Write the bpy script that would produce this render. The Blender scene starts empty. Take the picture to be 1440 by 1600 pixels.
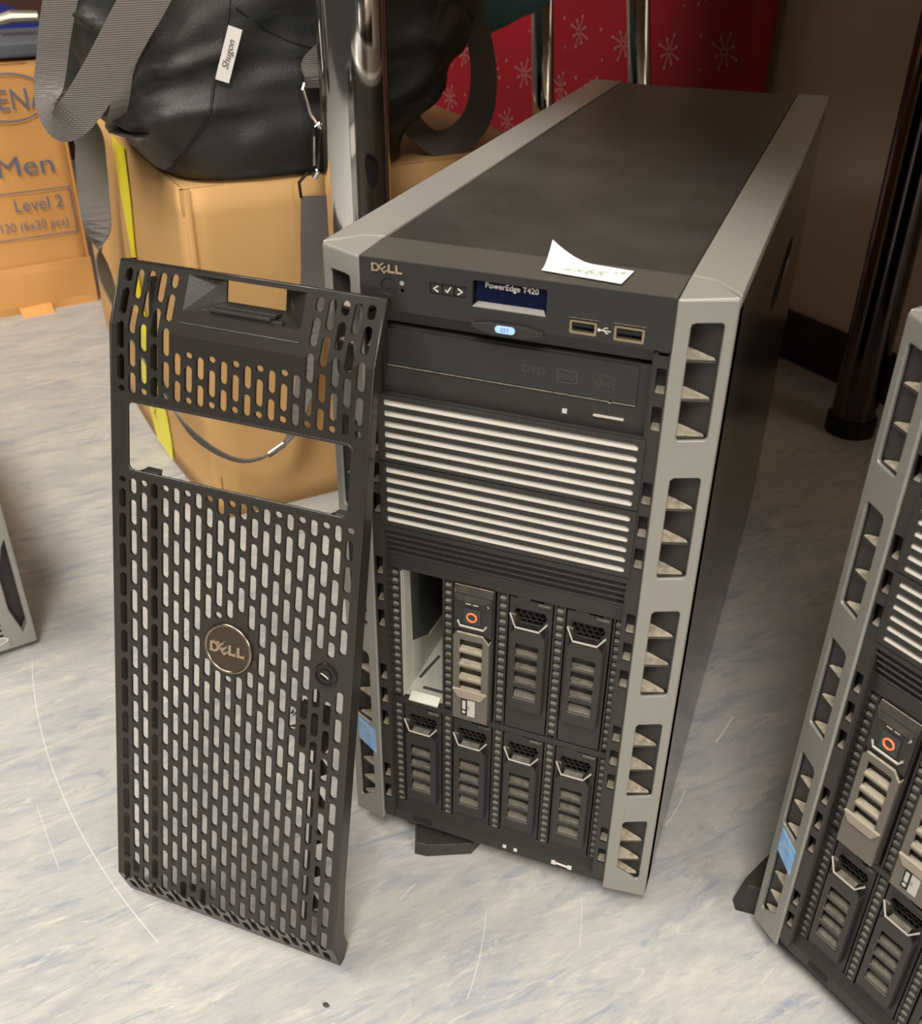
import bpy, bmesh, math, random
from mathutils import Vector, Matrix, noise
from mathutils.geometry import tessellate_polygon
from mathutils.bvhtree import BVHTree
from math import sin, cos, pi, radians, sqrt, atan2

random.seed(7)
scene = bpy.context.scene
COL = scene.collection

# ------------------------------------------------------------------ camera
YAW, PITCH, ROLL = -0.361723, -0.558088, 0.011584
CAMPOS = Vector((0.147896, -0.454909, 0.602017))
FPX = 1579.366
fwd = Vector((sin(YAW) * cos(PITCH), cos(YAW) * cos(PITCH), sin(PITCH)))
r0 = Vector((cos(YAW), -sin(YAW), 0))
u0 = r0.cross(fwd)
right = r0 * cos(ROLL) + u0 * sin(ROLL)
up = -r0 * sin(ROLL) + u0 * cos(ROLL)
camd = bpy.data.cameras.new('camera')
cam = bpy.data.objects.new('camera', camd)
COL.objects.link(cam)
M = Matrix((right, up, -fwd)).transposed().to_4x4()
M.translation = CAMPOS
cam.matrix_world = M
camd.sensor_fit = 'HORIZONTAL'
camd.sensor_width = 36.0
camd.lens = 36.0 * FPX / 1440.0
camd.clip_start = 0.01
camd.dof.use_dof = True
camd.dof.focus_distance = 0.66
camd.dof.aperture_fstop = 16.0
scene.camera = cam

# ------------------------------------------------------------------ world, lights, exposure
W = bpy.data.worlds.new('room_light')
scene.world = W
W.use_nodes = True
W.node_tree.nodes['Background'].inputs[0].default_value = (0.95, 0.90, 0.84, 1)
W.node_tree.nodes['Background'].inputs[1].default_value = 0.055


def area(name, loc, aim, sx, sy, power, col):
    l = bpy.data.lights.new(name, 'AREA')
    l.shape = 'RECTANGLE'
    l.size, l.size_y, l.energy, l.color = sx, sy, power, col
    o = bpy.data.objects.new(name, l)
    COL.objects.link(o)
    o.location = loc
    o.rotation_euler = (Vector(aim) - Vector(loc)).to_track_quat('-Z', 'Y').to_euler()
    return o


area('ceiling_light_panel', (0.36, -1.36, 2.35), (0.15, 0.0, 0.0), 0.55, 0.8, 56, (1.0, 0.96, 0.89))
area('ceiling_light_panel', (-0.50, -1.45, 2.35), (-0.1, 0.0, 0.0), 1.2, 0.6, 13, (1.0, 0.96, 0.89))
area('ceiling_light_panel', (-1.20, -0.45, 2.35), (-0.8, 0.3, 0.1), 1.2, 0.6, 46, (1.0, 0.94, 0.84))
area('wall_fill_light', (1.75, -1.45, 1.25), (0.3, 0.85, 0.3), 0.8, 0.5, 50, (1.0, 0.91, 0.80))  # added fill lamp, low on the right, brightens the wall under the table

scene.view_settings.view_transform = 'Standard'
scene.view_settings.look = 'None'
scene.view_settings.exposure = 0.0
scene.view_settings.gamma = 1.0
scene.view_settings.use_curve_mapping = False

# ------------------------------------------------------------------ materials
MATS = {}


def mat(name, col, rough=0.5, metal=0.0, bump=None, bscale=200.0, mottle=None, mscale=30.0, dust=None, coat=0.0,
        emit=None, trans=0.0, spec=None, mstretch=None):
    """principled material; bump = strength of fine grain, mottle = second colour mixed by noise,
    dust = colour that settles on upward faces"""
    if name in MATS:
        return MATS[name]
    m = bpy.data.materials.new(name)
    m.use_nodes = True
    nt = m.node_tree
    b = nt.nodes['Principled BSDF']
    b.inputs['Base Color'].default_value = (*col, 1)
    b.inputs['Roughness'].default_value = rough
    b.inputs['Metallic'].default_value = metal
    b.inputs['Coat Weight'].default_value = coat
    if spec is not None:
        b.inputs['Specular IOR Level'].default_value = spec
    if trans:
        b.inputs['Transmission Weight'].default_value = trans
    if emit:
        b.inputs['Emission Color'].default_value = (*emit[0], 1)
        b.inputs['Emission Strength'].default_value = emit[1]
    tc = nt.nodes.new('ShaderNodeTexCoord')
    src = None
    if mottle:
        n = nt.nodes.new('ShaderNodeTexNoise')
        n.inputs['Scale'].default_value = mscale
        n.inputs['Detail'].default_value = 6
        if mstretch:
            mp = nt.nodes.new('ShaderNodeMapping')
            mp.inputs['Scale'].default_value = mstretch
            nt.links.new(tc.outputs['Object'], mp.inputs['Vector'])
            nt.links.new(mp.outputs['Vector'], n.inputs['Vector'])
        else:
            nt.links.new(tc.outputs['Object'], n.inputs['Vector'])
        cr = nt.nodes.new('ShaderNodeValToRGB')
        cr.color_ramp.elements[0].position = 0.35
        cr.color_ramp.elements[0].color = (*col, 1)
        cr.color_ramp.elements[1].position = 0.68
        cr.color_ramp.elements[1].color = (*mottle, 1)
        nt.links.new(n.outputs['Fac'], cr.inputs['Fac'])
        src = cr.outputs['Color']
        nt.links.new(src, b.inputs['Base Color'])
    if dust:
        g = nt.nodes.new('ShaderNodeNewGeometry')
        sp = nt.nodes.new('ShaderNodeSeparateXYZ')
        nt.links.new(g.outputs['Normal'], sp.inputs[0])
        n2 = nt.nodes.new('ShaderNodeTexNoise')
        n2.inputs['Scale'].default_value = 260
        n2.inputs['Detail'].default_value = 4
        nt.links.new(tc.outputs['Object'], n2.inputs['Vector'])
        mr = nt.nodes.new('ShaderNodeMapRange')
        mr.inputs['From Min'].default_value = 0.35
        mr.inputs['From Max'].default_value = 0.75
        nt.links.new(sp.outputs['Z'], mr.inputs['Value'])
        ml = nt.nodes.new('ShaderNodeMath')
        ml.operation = 'MULTIPLY'
        mr2 = nt.nodes.new('ShaderNodeMapRange')
        mr2.inputs['From Min'].default_value = 0.3
        mr2.inputs['From Max'].default_value = 0.6
        mr2.inputs['To Min'].default_value = 0.45
        nt.links.new(n2.outputs['Fac'], mr2.inputs['Value'])
        nt.links.new(mr.outputs[0], ml.inputs[0])
        nt.links.new(mr2.outputs[0], ml.inputs[1])
        mx = nt.nodes.new('ShaderNodeMix')
        mx.data_type = 'RGBA'
        mx.inputs['A'].default_value = (*col, 1)
        if src:
            nt.links.new(src, mx.inputs['A'])
        mx.inputs['B'].default_value = (*dust, 1)
        nt.links.new(ml.outputs[0], mx.inputs['Factor'])
        nt.links.new(mx.outputs['Result'], b.inputs['Base Color'])
        mrr = nt.nodes.new('ShaderNodeMapRange')
        mrr.inputs['To Min'].default_value = rough
        mrr.inputs['To Max'].default_value = 0.85
        nt.links.new(ml.outputs[0], mrr.inputs['Value'])
        nt.links.new(mrr.outputs[0], b.inputs['Roughness'])
    if bump:
        n3 = nt.nodes.new('ShaderNodeTexNoise')
        n3.inputs['Scale'].default_value = bscale
        n3.inputs['Detail'].default_value = 3
        nt.links.new(tc.outputs['Object'], n3.inputs['Vector'])
        bp = nt.nodes.new('ShaderNodeBump')
        bp.inputs['Strength'].default_value = bump
        bp.inputs['Distance'].default_value = 0.001
        nt.links.new(n3.outputs['Fac'], bp.inputs['Height'])
        nt.links.new(bp.outputs['Normal'], b.inputs['Normal'])
    MATS[name] = m
    return m


DUST = (0.40, 0.34, 0.25)
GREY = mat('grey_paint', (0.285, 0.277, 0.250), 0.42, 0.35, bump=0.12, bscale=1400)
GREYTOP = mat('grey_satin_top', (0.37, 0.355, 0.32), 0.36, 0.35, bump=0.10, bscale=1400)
BLACK = mat('black_plastic', (0.022, 0.021, 0.019), 0.42, bump=0.15, bscale=1500)
BLACKD = mat('dusty_black_plastic', (0.024, 0.023, 0.020), 0.45, dust=DUST, bump=0.12, bscale=1200)
BLACKDD = mat('very_dusty_black_plastic', (0.030, 0.028, 0.024), 0.6, dust=(0.33, 0.28, 0.205), mottle=(0.055, 0.05, 0.04), mscale=160)
BLACKM = mat('lightly_dusty_black', (0.022, 0.021, 0.018), 0.5, dust=(0.125, 0.112, 0.085), mottle=(0.04, 0.036, 0.03), mscale=160)
LID = mat('scuffed_black_cover', (0.030, 0.028, 0.025), 0.40, mottle=(0.048, 0.045, 0.040), mscale=18, bump=0.2, bscale=900, spec=0.35)
FASCIA = mat('black_panel', (0.020, 0.020, 0.019), 0.33, bump=0.10, bscale=1500)
SIDE = mat('dark_side_gloss', (0.040, 0.036, 0.031), 0.17, spec=0.7)
DARK = mat('deep_black', (0.006, 0.006, 0.006), 0.7)
BEZEL = mat('bezel_black', (0.023, 0.0205, 0.0175), 0.29, bump=0.10, bscale=1600)
SILVERSLAT = mat('light_slat', (0.60, 0.56, 0.50), 0.42, 0.15, bump=0.1, bscale=900)
WIRE = mat('worn_latch_wire', (0.62, 0.58, 0.51), 0.35, 0.5)
ZINC = mat('zinc_sheet', (0.52, 0.52, 0.45), 0.45, 0.35, mottle=(0.45, 0.46, 0.40), mscale=25)
CARRIER = mat('carrier_grey', (0.17, 0.152, 0.127), 0.40, 0.45, dust=(0.50, 0.44, 0.33))
CHROME = mat('chrome', (0.80, 0.78, 0.75), 0.07, 1.0)
DARKENEDCHROME = mat('darkened_chrome', (0.10, 0.085, 0.08), 0.13, 1.0)  # darkened chrome; on the table leg the colour stands in for dark reflections
BRONZE = mat('bronze_badge', (0.10, 0.078, 0.058), 0.28, 0.8)
BADGE = mat('badge_metal', (0.62, 0.50, 0.38), 0.22, 1.0)
BADGERIM = mat('badge_rim', (0.36, 0.29, 0.22), 0.28, 1.0)
WHITEP = mat('white_print', (0.62, 0.60, 0.55), 0.6)
GREYP = mat('faint_print', (0.045, 0.044, 0.041), 0.5)
LCD = mat('blue_display', (0.002, 0.004, 0.018), 0.25, mottle=(0.003, 0.006, 0.034), mscale=60, spec=0.1)
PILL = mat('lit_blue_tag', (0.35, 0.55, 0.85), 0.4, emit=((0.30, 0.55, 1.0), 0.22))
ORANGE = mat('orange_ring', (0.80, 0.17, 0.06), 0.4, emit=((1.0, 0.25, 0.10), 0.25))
STICKBLUE = mat('blue_sticker', (0.13, 0.34, 0.66), 0.35, mottle=(0.30, 0.52, 0.80), mscale=120)
PAPER = mat('white_paper', (0.78, 0.775, 0.74), 0.7)
INK = mat('faded_ink', (0.36, 0.38, 0.29), 0.8)
RUBBER = mat('black_foot', (0.030, 0.028, 0.025), 0.45, bump=0.3, bscale=700)
GOLDC = mat('usb_metal', (0.46, 0.37, 0.24), 0.35, 0.9)


# ------------------------------------------------------------------ mesh helpers
class MB:
    def __init__(s, scale=0.001, f=None):
        s.v, s.f, s.mi, s.k, s.cur = [], [], [], scale, 0
        s.fn = f

    def P(s, p):
        p = Vector(p)
        if s.fn:
            p = Vector(s.fn(p))
        s.v.append(p * s.k)
        return len(s.v) - 1

    def face(s, ids):
        s.f.append(tuple(ids))
        s.mi.append(s.cur)

    def box(s, x0, x1, y0, y1, z0, z1):
        i = [s.P(p) for p in ((x0, y0, z0), (x1, y0, z0), (x1, y1, z0), (x0, y1, z0), (x0, y0, z1), (x1, y0, z1), (x1, y1, z1), (x0, y1, z1))]
        for q in ((0, 3, 2, 1), (4, 5, 6, 7), (0, 1, 5, 4), (1, 2, 6, 5), (2, 3, 7, 6), (3, 0, 4, 7)):
            s.face([i[a] for a in q])

    def prism(s, a, b):
        """two matching loops of 3D points -> closed solid"""
        n = len(a)
        ia = [s.P(p) for p in a]
        ib = [s.P(p) for p in b]
        for k in range(n):
            s.face((ia[k], ia[(k + 1) % n], ib[(k + 1) % n], ib[k]))
        s.face(ia[::-1])
        s.face(ib)

    def xz(s, pts, y0, y1):
        s.prism([(x, y0, z) for x, z in pts], [(x, y1, z) for x, z in pts])

    def yz(s, pts, x0, x1):
        s.prism([(x0, y, z) for y, z in pts], [(x1, y, z) for y, z in pts])

    def xy(s, pts, z0, z1):
        s.prism([(x, y, z0) for x, y in pts], [(x, y, z1) for x, y in pts])

    def pierced(s, outer, holes, fn, w0, w1):
        """plate with holes: outer/holes lists of (u,v); fn(u,v,w)->3D"""
        loops = [outer] + holes
        tri = tessellate_polygon([[Vector((p[0], p[1], 0)) for p in l] for l in loops])
        flat = [p for l in loops for p in l]
        A = [s.P(fn(p[0], p[1], w0)) for p in flat]
        B = [s.P(fn(p[0], p[1], w1)) for p in flat]
        for t in tri:
            s.face([A[i] for i in t])
            s.face([B[i] for i in t][::-1])
        o = 0
        for l in loops:
            n = len(l)
            for k in range(n):
                s.face((A[o + k], A[o + (k + 1) % n], B[o + (k + 1) % n], B[o + k]))
            o += n

    def disc(s, c, r, w, n=20, ax='y', r2=None):
        """solid disc: centre c, radius r, thickness w along axis"""
        a, b = [], []
        for k in range(n):
            t = 2 * pi * k / n
            rr = r2 if r2 else r
            if ax == 'y':
                a.append((c[0] + r * cos(t), c[1], c[2] + r * sin(t)))
                b.append((c[0] + rr * cos(t), c[1] + w, c[2] + rr * sin(t)))
            else:
                a.append((c[0] + r * cos(t), c[1] + r * sin(t), c[2]))
                b.append((c[0] + rr * cos(t), c[1] + rr * sin(t), c[2] + w))
        s.prism(a, b)

    def ring(s, c, r, t, n=28, m=8, sq=1.0):
        """torus in the xz plane"""
        idx = []
        for i in range(n):
            a = 2 * pi * i / n
            row = []
            for j in range(m):
                b = 2 * pi * j / m
                R = r + t * cos(b)
                row.append(s.P((c[0] + R * cos(a), c[1] + t * sq * sin(b), c[2] + R * sin(a))))
            idx.append(row)
        for i in range(n):
            for j in range(m):
                s.face((idx[i][j], idx[(i + 1) % n][j], idx[(i + 1) % n][(j + 1) % m], idx[i][(j + 1) % m]))

    def tube(s, path, r, n=10, closed=False, rs=None):
        path = [Vector(p) for p in path]
        N = len(path)
        rows = []
        prev = None
        for i in range(N):
            if closed:
                t = (path[(i + 1) % N] - path[i - 1]).normalized()
            else:
                t = (path[min(i + 1, N - 1)] - path[max(i - 1, 0)]).normalized()
            if prev is None:
                a = Vector((0, 0, 1)) if abs(t.z) < 0.9 else Vector((1, 0, 0))
                nrm = t.cross(a).normalized()
            else:
                nrm = (prev - t * prev.dot(t)).normalized()
            prev = nrm
            bn = t.cross(nrm)
            R = rs[i] if rs else r
            rows.append([s.P(path[i] + nrm * (R * cos(2 * pi * k / n)) + bn * (R * sin(2 * pi * k / n))) for k in range(n)])
        for i in range(N if closed else N - 1):
            A, B = rows[i], rows[(i + 1) % N]
            for k in range(n):
                s.face((A[k], A[(k + 1) % n], B[(k + 1) % n], B[k]))
        if not closed:
            s.face(rows[0][::-1])
            s.face(rows[-1])

    def ribbon(s, path, widths, w, t):
        """flat webbing: path points, width direction vectors per point, width w, thickness t"""
        path = [Vector(p) for p in path]
        N = len(path)
        rows = []
        for i in range(N):
            tan = (path[min(i + 1, N - 1)] - path[max(i - 1, 0)]).normalized()
            wd = Vector(widths[i])
            wd = (wd - tan * wd.dot(tan)).normalized()
            nn = tan.cross(wd).normalized()
            ww = w[i] if isinstance(w, (list, tuple)) else w
            p = path[i]
            rows.append([s.P(p + wd * ww / 2 + nn * t / 2), s.P(p - wd * ww / 2 + nn * t / 2), s.P(p - wd * ww / 2 - nn * t / 2), s.P(p + wd * ww / 2 - nn * t / 2)])
        for i in range(N - 1):
            for k in range(4):
                s.face((rows[i][k], rows[i][(k + 1) % 4], rows[i + 1][(k + 1) % 4], rows[i + 1][k]))
        s.face(rows[0][::-1])
        s.face(rows[-1])

    def build(s, name, mats, parent=None, bevel=0.0, seg=2, smooth=False, loc=None, subsurf=0, weld=False):
        me = bpy.data.meshes.new(name)
        me.from_pydata([tuple(v) for v in s.v], [], s.f)
        if not isinstance(mats, (list, tuple)):
            mats = [mats]
        for m in mats:
            me.materials.append(m)
        for p, i in zip(me.polygons, s.mi):
            p.material_index = i
        bm = bmesh.new()
        bm.from_mesh(me)
        if weld:
            bmesh.ops.remove_doubles(bm, verts=bm.verts, dist=1e-6)
        bmesh.ops.recalc_face_normals(bm, faces=bm.faces)
        bm.to_mesh(me)
        bm.free()
        if smooth:
            for p in me.polygons:
                p.use_smooth = True
        o = bpy.data.objects.new(name, me)
        COL.objects.link(o)
        if parent:
            o.parent = parent
        if loc:
            o.location = loc
        if bevel:
            b = o.modifiers.new('edge', 'BEVEL')
            b.width = bevel * s.k if s.k != 1 else bevel
            b.segments = seg
            b.limit_method = 'ANGLE'
            b.angle_limit = radians(40)
            b.harden_normals = False
        if subsurf:
            q = o.modifiers.new('smooth', 'SUBSURF')
            q.levels = q.render_levels = subsurf
        return o


def rrect(u0, u1, v0, v1, r=2.0, n=3):
    pts = []
    for cx, cy, a0 in ((u1 - r, v1 - r, 0), (u0 + r, v1 - r, 90), (u0 + r, v0 + r, 180), (u1 - r, v0 + r, 270)):
        for k in range(n + 1):
            a = radians(a0 + 90 * k / n)
            pts.append((cx + r * cos(a), cy + r * sin(a)))
    return pts


def empty(name, loc=(0, 0, 0), rotz=0, label=None, cat=None, group=None):
    o = bpy.data.objects.new(name, None)
    o.empty_display_size = 0.05
    COL.objects.link(o)
    o.location = loc
    o.rotation_euler = (0, 0, rotz)
    tag(o, label, cat, group)
    return o


def tag(o, label=None, cat=None, group=None, kind=None):
    if label:
        o['label'] = label
    if cat:
        o['category'] = cat
    if group:
        o['group'] = group
    if kind:
        o['kind'] = kind
    return o


def text_mesh(txt, size, depth=0.0, sx=1.0, shear=0.0, spacing=1.0, align='CENTER', offset=0.0):
    """returns (verts, faces) of text in xy plane, in units of size"""
    c = bpy.data.curves.new('t', 'FONT')
    c.body = txt
    c.size = size
    c.extrude = depth
    c.shear = shear
    c.space_character = spacing
    c.align_x = align
    c.offset = offset
    c.resolution_u = 3
    o = bpy.data.objects.new('t', c)
    COL.objects.link(o)
    dg = bpy.context.evaluated_depsgraph_get()
    me = bpy.data.meshes.new_from_object(o.evaluated_get(dg))
    vs = [(v.co.x * sx, v.co.y, v.co.z) for v in me.vertices]
    fs = [tuple(p.vertices) for p in me.polygons]
    bpy.data.objects.remove(o)
    bpy.data.curves.remove(c)
    bpy.data.meshes.remove(me)
    return vs, fs


def add_text(mb, txt, size, fn, **k):
    vs, fs = text_mesh(txt, size, **k)
    ids = [mb.P(fn(v[0], v[1], v[2])) for v in vs]
    for f in fs:
        mb.face([ids[i] for i in f])


def add_dell(mb, cx, cz, y, wdt, h, d):
    """the four letter badge with its tilted second letter; width wdt, letter height h, raised by d"""
    t = h * 0.27
    lw = wdt / 4.15
    x = cx - wdt / 2
    z0, z1 = cz - h / 2, cz + h / 2

    def loopD(x0, x1, a, b, rr):
        pts = [(x0, a)]
        for k in range(9):
            th = -pi / 2 + pi * k / 8
            pts.append((x1 - rr + rr * cos(th), (a + b) / 2 + (b - a) / 2 * sin(th)))
        pts.append((x0, b))
        return pts
    mb.pierced(loopD(x, x + lw * 1.12, z0, z1, h * 0.5), [loopD(x + t, x + lw * 1.12 - t, z0 + t * 0.85, z1 - t * 0.85, h * 0.24)], lambda u, v, w: (u, y - w, v), 0, d)
    # tilted E
    ex, ez = x + lw * 1.62, cz
    ca, sa = cos(radians(38)), sin(radians(38))

    def rot(px, pz):
        return (ex + px * ca - pz * sa, ez + px * sa + pz * ca)
    hh, ww, tt = h * 0.54, lw * 0.44, t * 0.72
    E = [(-ww, -hh), (ww, -hh), (ww, -hh + tt), (-ww + tt, -hh + tt), (-ww + tt, -tt / 2), (ww, -tt / 2), (ww, tt / 2), (-ww + tt, tt / 2), (-ww + tt, hh - tt), (ww, hh - tt), (ww, hh), (-ww, hh)]
    mb.pierced([rot(*p) for p in E], [], lambda u, v, w: (u, y - w, v), 0, d)
    for k in (0, 1):
        lx = x + lw * (2.2 + k * 1.0)
        mb.pierced([(lx, z0), (lx + lw * 0.9, z0), (lx + lw * 0.9, z0 + t), (lx + t, z0 + t), (lx + t, z1), (lx, z1)], [], lambda u, v, w: (u, y - w, v), 0, d)


# ================================================================== THE ROOM
def floor_material():
    m = bpy.data.materials.new('marbled_vinyl')
    m.use_nodes = True
    nt = m.node_tree
    N, L = nt.nodes, nt.links
    b = N['Principled BSDF']
    b.inputs['Roughness'].default_value = 0.42
    tc = N.new('ShaderNodeTexCoord')
    rot = N.new('ShaderNodeMapping')
    rot.inputs['Rotation'].default_value = (0, 0, radians(-49))
    L.new(tc.outputs['Object'], rot.inputs['Vector'])

    def nz(scale, stretch, detail, rough=0.6, dist=0.0, seed=0.0):
        mp = N.new('ShaderNodeMapping')
        mp.inputs['Scale'].default_value = stretch
        mp.inputs['Location'].default_value = (seed, seed * 0.7, 0)
        L.new(rot.outputs['Vector'], mp.inputs['Vector'])
        n = N.new('ShaderNodeTexNoise')
        n.inputs['Scale'].default_value = scale
        n.inputs['Detail'].default_value = detail
        n.inputs['Roughness'].default_value = rough
        n.inputs['Distortion'].default_value = dist
        L.new(mp.outputs['Vector'], n.inputs['Vector'])
        return n.outputs['Fac']

    def ramp(src, stops):
        r = N.new('ShaderNodeValToRGB')
        e = r.color_ramp.elements
        e[0].position, e[0].color = stops[0][0], (*stops[0][1], 1)
        e[1].position, e[1].color = stops[-1][0], (*stops[-1][1], 1)
        for p, c in stops[1:-1]:
            q = e.new(p)
            q.color = (*c, 1)
        L.new(src, r.inputs['Fac'])
        return r.outputs['Color']

    def mix(fac, a, bb, mode='MIX'):
        x = N.new('ShaderNodeMix')
        x.data_type = 'RGBA'
        x.blend_type = mode
        for s_, v in (('Factor', fac), ('A', a), ('B', bb)):
            if isinstance(v, (int, float)):
                x.inputs[s_].default_value = v
            elif isinstance(v, tuple):
                x.inputs[s_].default_value = (*v, 1)
            else:
                L.new(v, x.inputs[s_])
        return x.outputs['Result']
    base = ramp(nz(10, (1, 3.2, 1), 9, 0.66, 0.9), [(0.33, (0.35, 0.36, 0.372)), (0.5, (0.435, 0.43, 0.415)), (0.66, (0.50, 0.485, 0.45))])
    blue = ramp(nz(11, (1, 4.2, 1), 8, 0.70, 1.3, 3.1), [(0.52, (0, 0, 0)), (0.70, (1, 1, 1))])
    c = mix(blue, base, (0.25, 0.29, 0.35))
    cream = ramp(nz(18, (1, 4, 1), 8, 0.72, 1.2, 8.4), [(0.56, (0, 0, 0)), (0.70, (0.85, 0.85, 0.85))])
    c = mix(cream, c, (0.62, 0.59, 0.51))
    fine = ramp(nz(75, (1, 5, 1), 6, 0.75, 0.5, 5.0), [(0.3, (0.86, 0.86, 0.87)), (0.7, (1.05, 1.04, 1.02))])
    c = mix(1.0, c, fine, 'MULTIPLY')
    brown = ramp(nz(26, (1, 1, 1), 5, 0.6, 0.5, 12.0), [(0.68, (0, 0, 0)), (0.78, (0.45, 0.45, 0.45))])
    c = mix(brown, c, (0.40, 0.30, 0.20))
    # a few scratches: long arc and straight ones
    sep = N.new('ShaderNodeSeparateXYZ')
    L.new(tc.outputs['Object'], sep.inputs[0])

    def mth(op, a, bb=None):
        q = N.new('ShaderNodeMath')
        q.operation = op
        for i, v in enumerate((a, bb)):
            if v is None:
                continue
            if isinstance(v, (int, float)):
                q.inputs[i].default_value = v
            else:
                L.new(v, q.inputs[i])
        return q.outputs[0]

    def arc(p1, p2, p3, w, strength):
        ax, ay, bx, by, cx, cy = *p1, *p2, *p3
        d = 2 * (ax * (by - cy) + bx * (cy - ay) + cx * (ay - by))
        ux = ((ax * ax + ay * ay) * (by - cy) + (bx * bx + by * by) * (cy - ay) + (cx * cx + cy * cy) * (ay - by)) / d
        uy = ((ax * ax + ay * ay) * (cx - bx) + (bx * bx + by * by) * (ax - cx) + (cx * cx + cy * cy) * (bx - ax)) / d
        R = sqrt((ax - ux) ** 2 + (ay - uy) ** 2)
        mx_, my_ = (ax + cx) / 2, (ay + cy) / 2
        hl = sqrt((ax - cx) ** 2 + (ay - cy) ** 2) / 2
        dx = mth('SUBTRACT', sep.outputs['X'], ux)
        dy = mth('SUBTRACT', sep.outputs['Y'], uy)
        rr = mth('SQRT', mth('ADD', mth('MULTIPLY', dx, dx), mth('MULTIPLY', dy, dy)))
        line = mth('LESS_THAN', mth('ABSOLUTE', mth('SUBTRACT', rr, R)), w)
        ex = mth('SUBTRACT', sep.outputs['X'], mx_)
        ey = mth('SUBTRACT', sep.outputs['Y'], my_)
        near = mth('LESS_THAN', mth('ADD', mth('MULTIPLY', ex, ex), mth('MULTIPLY', ey, ey)), hl * hl * 1.02)
        return mth('MULTIPLY', mth('MULTIPLY', line, near), strength)
    for a in SCRATCH:
        c = mix(arc(*a), c, (0.70, 0.68, 0.61))
    L.new(c, b.inputs['Base Color'])
    rr = ramp(nz(20, (1, 1, 1), 4), [(0.3, (0.34, 0.34, 0.34)), (0.7, (0.5, 0.5, 0.5))])
    L.new(rr, b.inputs['Roughness'])
    bp = N.new('ShaderNodeBump')
    bp.inputs['Strength'].default_value = 0.08
    bp.inputs['Distance'].default_value = 0.001
    L.new(nz(300, (1, 1, 1), 3), bp.inputs['Height'])
    L.new(bp.outputs['Normal'], b.inputs['Normal'])
    return m


SCRATCH = [((-0.4601, 0.0630), (-0.3315, -0.0524), (-0.1872, -0.1332), 0.00045, 0.55),
           ((-0.3406, -0.0697), (-0.3123, -0.0911), (-0.2869, -0.1099), 0.0004, 0.4),
           ((0.1402, 0.2262), (0.1358, 0.2080), (0.1313, 0.1902), 0.0007, 0.8),
           ((0.1172, 0.1287), (0.1148, 0.1090), (0.1101, 0.0886), 0.0005, 0.6),
           ((0.0091, -0.0293), (0.0170, -0.0640), (0.0202, -0.0958), 0.0004, 0.45),
           ((0.0673, 0.0048), (0.0728, -0.0150), (0.0768, -0.0345), 0.0004, 0.35),
           ((-0.0495, -0.0440), (-0.0472, -0.0362), (-0.0444, -0.0278), 0.0005, 0.5),
           ((-0.80, 0.56), (-0.77, 0.57), (-0.735, 0.585), 0.0012, 0.5)]

fl = MB(1)
fl.box(-3.2, 2.2, -2.2, 3.2, -0.05, 0)
tag(fl.build('floor', floor_material()), kind='structure')

WALLP = Vector((0.094, 1.036, 0))
wall_m = mat('beige_wall_paint', (0.74, 0.61, 0.47), 0.62, mottle=(0.78, 0.65, 0.51), mscale=2.5, bump=0.2, bscale=160)
wd = Vector((0.79, -0.61, 0)).normalized()
wn = Vector((0.61, 0.79, 0)).normalized()


def wall_slab(name, s0, s1, n0, n1, z0, z1, m):
    mb = MB(1)
    a = [WALLP + wd * s + wn * n for s, n in ((s0, n0), (s1, n0), (s1, n1), (s0, n1))]
    mb.prism([(p.x, p.y, z0) for p in a], [(p.x, p.y, z1) for p in a])
    return tag(mb.build(name, m), kind='structure')


wall_slab('wall_back', -2.6, 1.9, 0.012, 0.11, 0, 2.4, wall_m)
wall_slab('baseboard_back', -2.6, 1.9, 0.0, 0.0119, 0, 0.07, mat('black_skirting', (0.010, 0.009, 0.009), 0.45))

# ================================================================== TOWER
T = 440.0
TL = sqrt(27.0 ** 2 + 11.8 ** 2)
tx, ty = 27.0 / TL, 11.8 / TL


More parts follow.
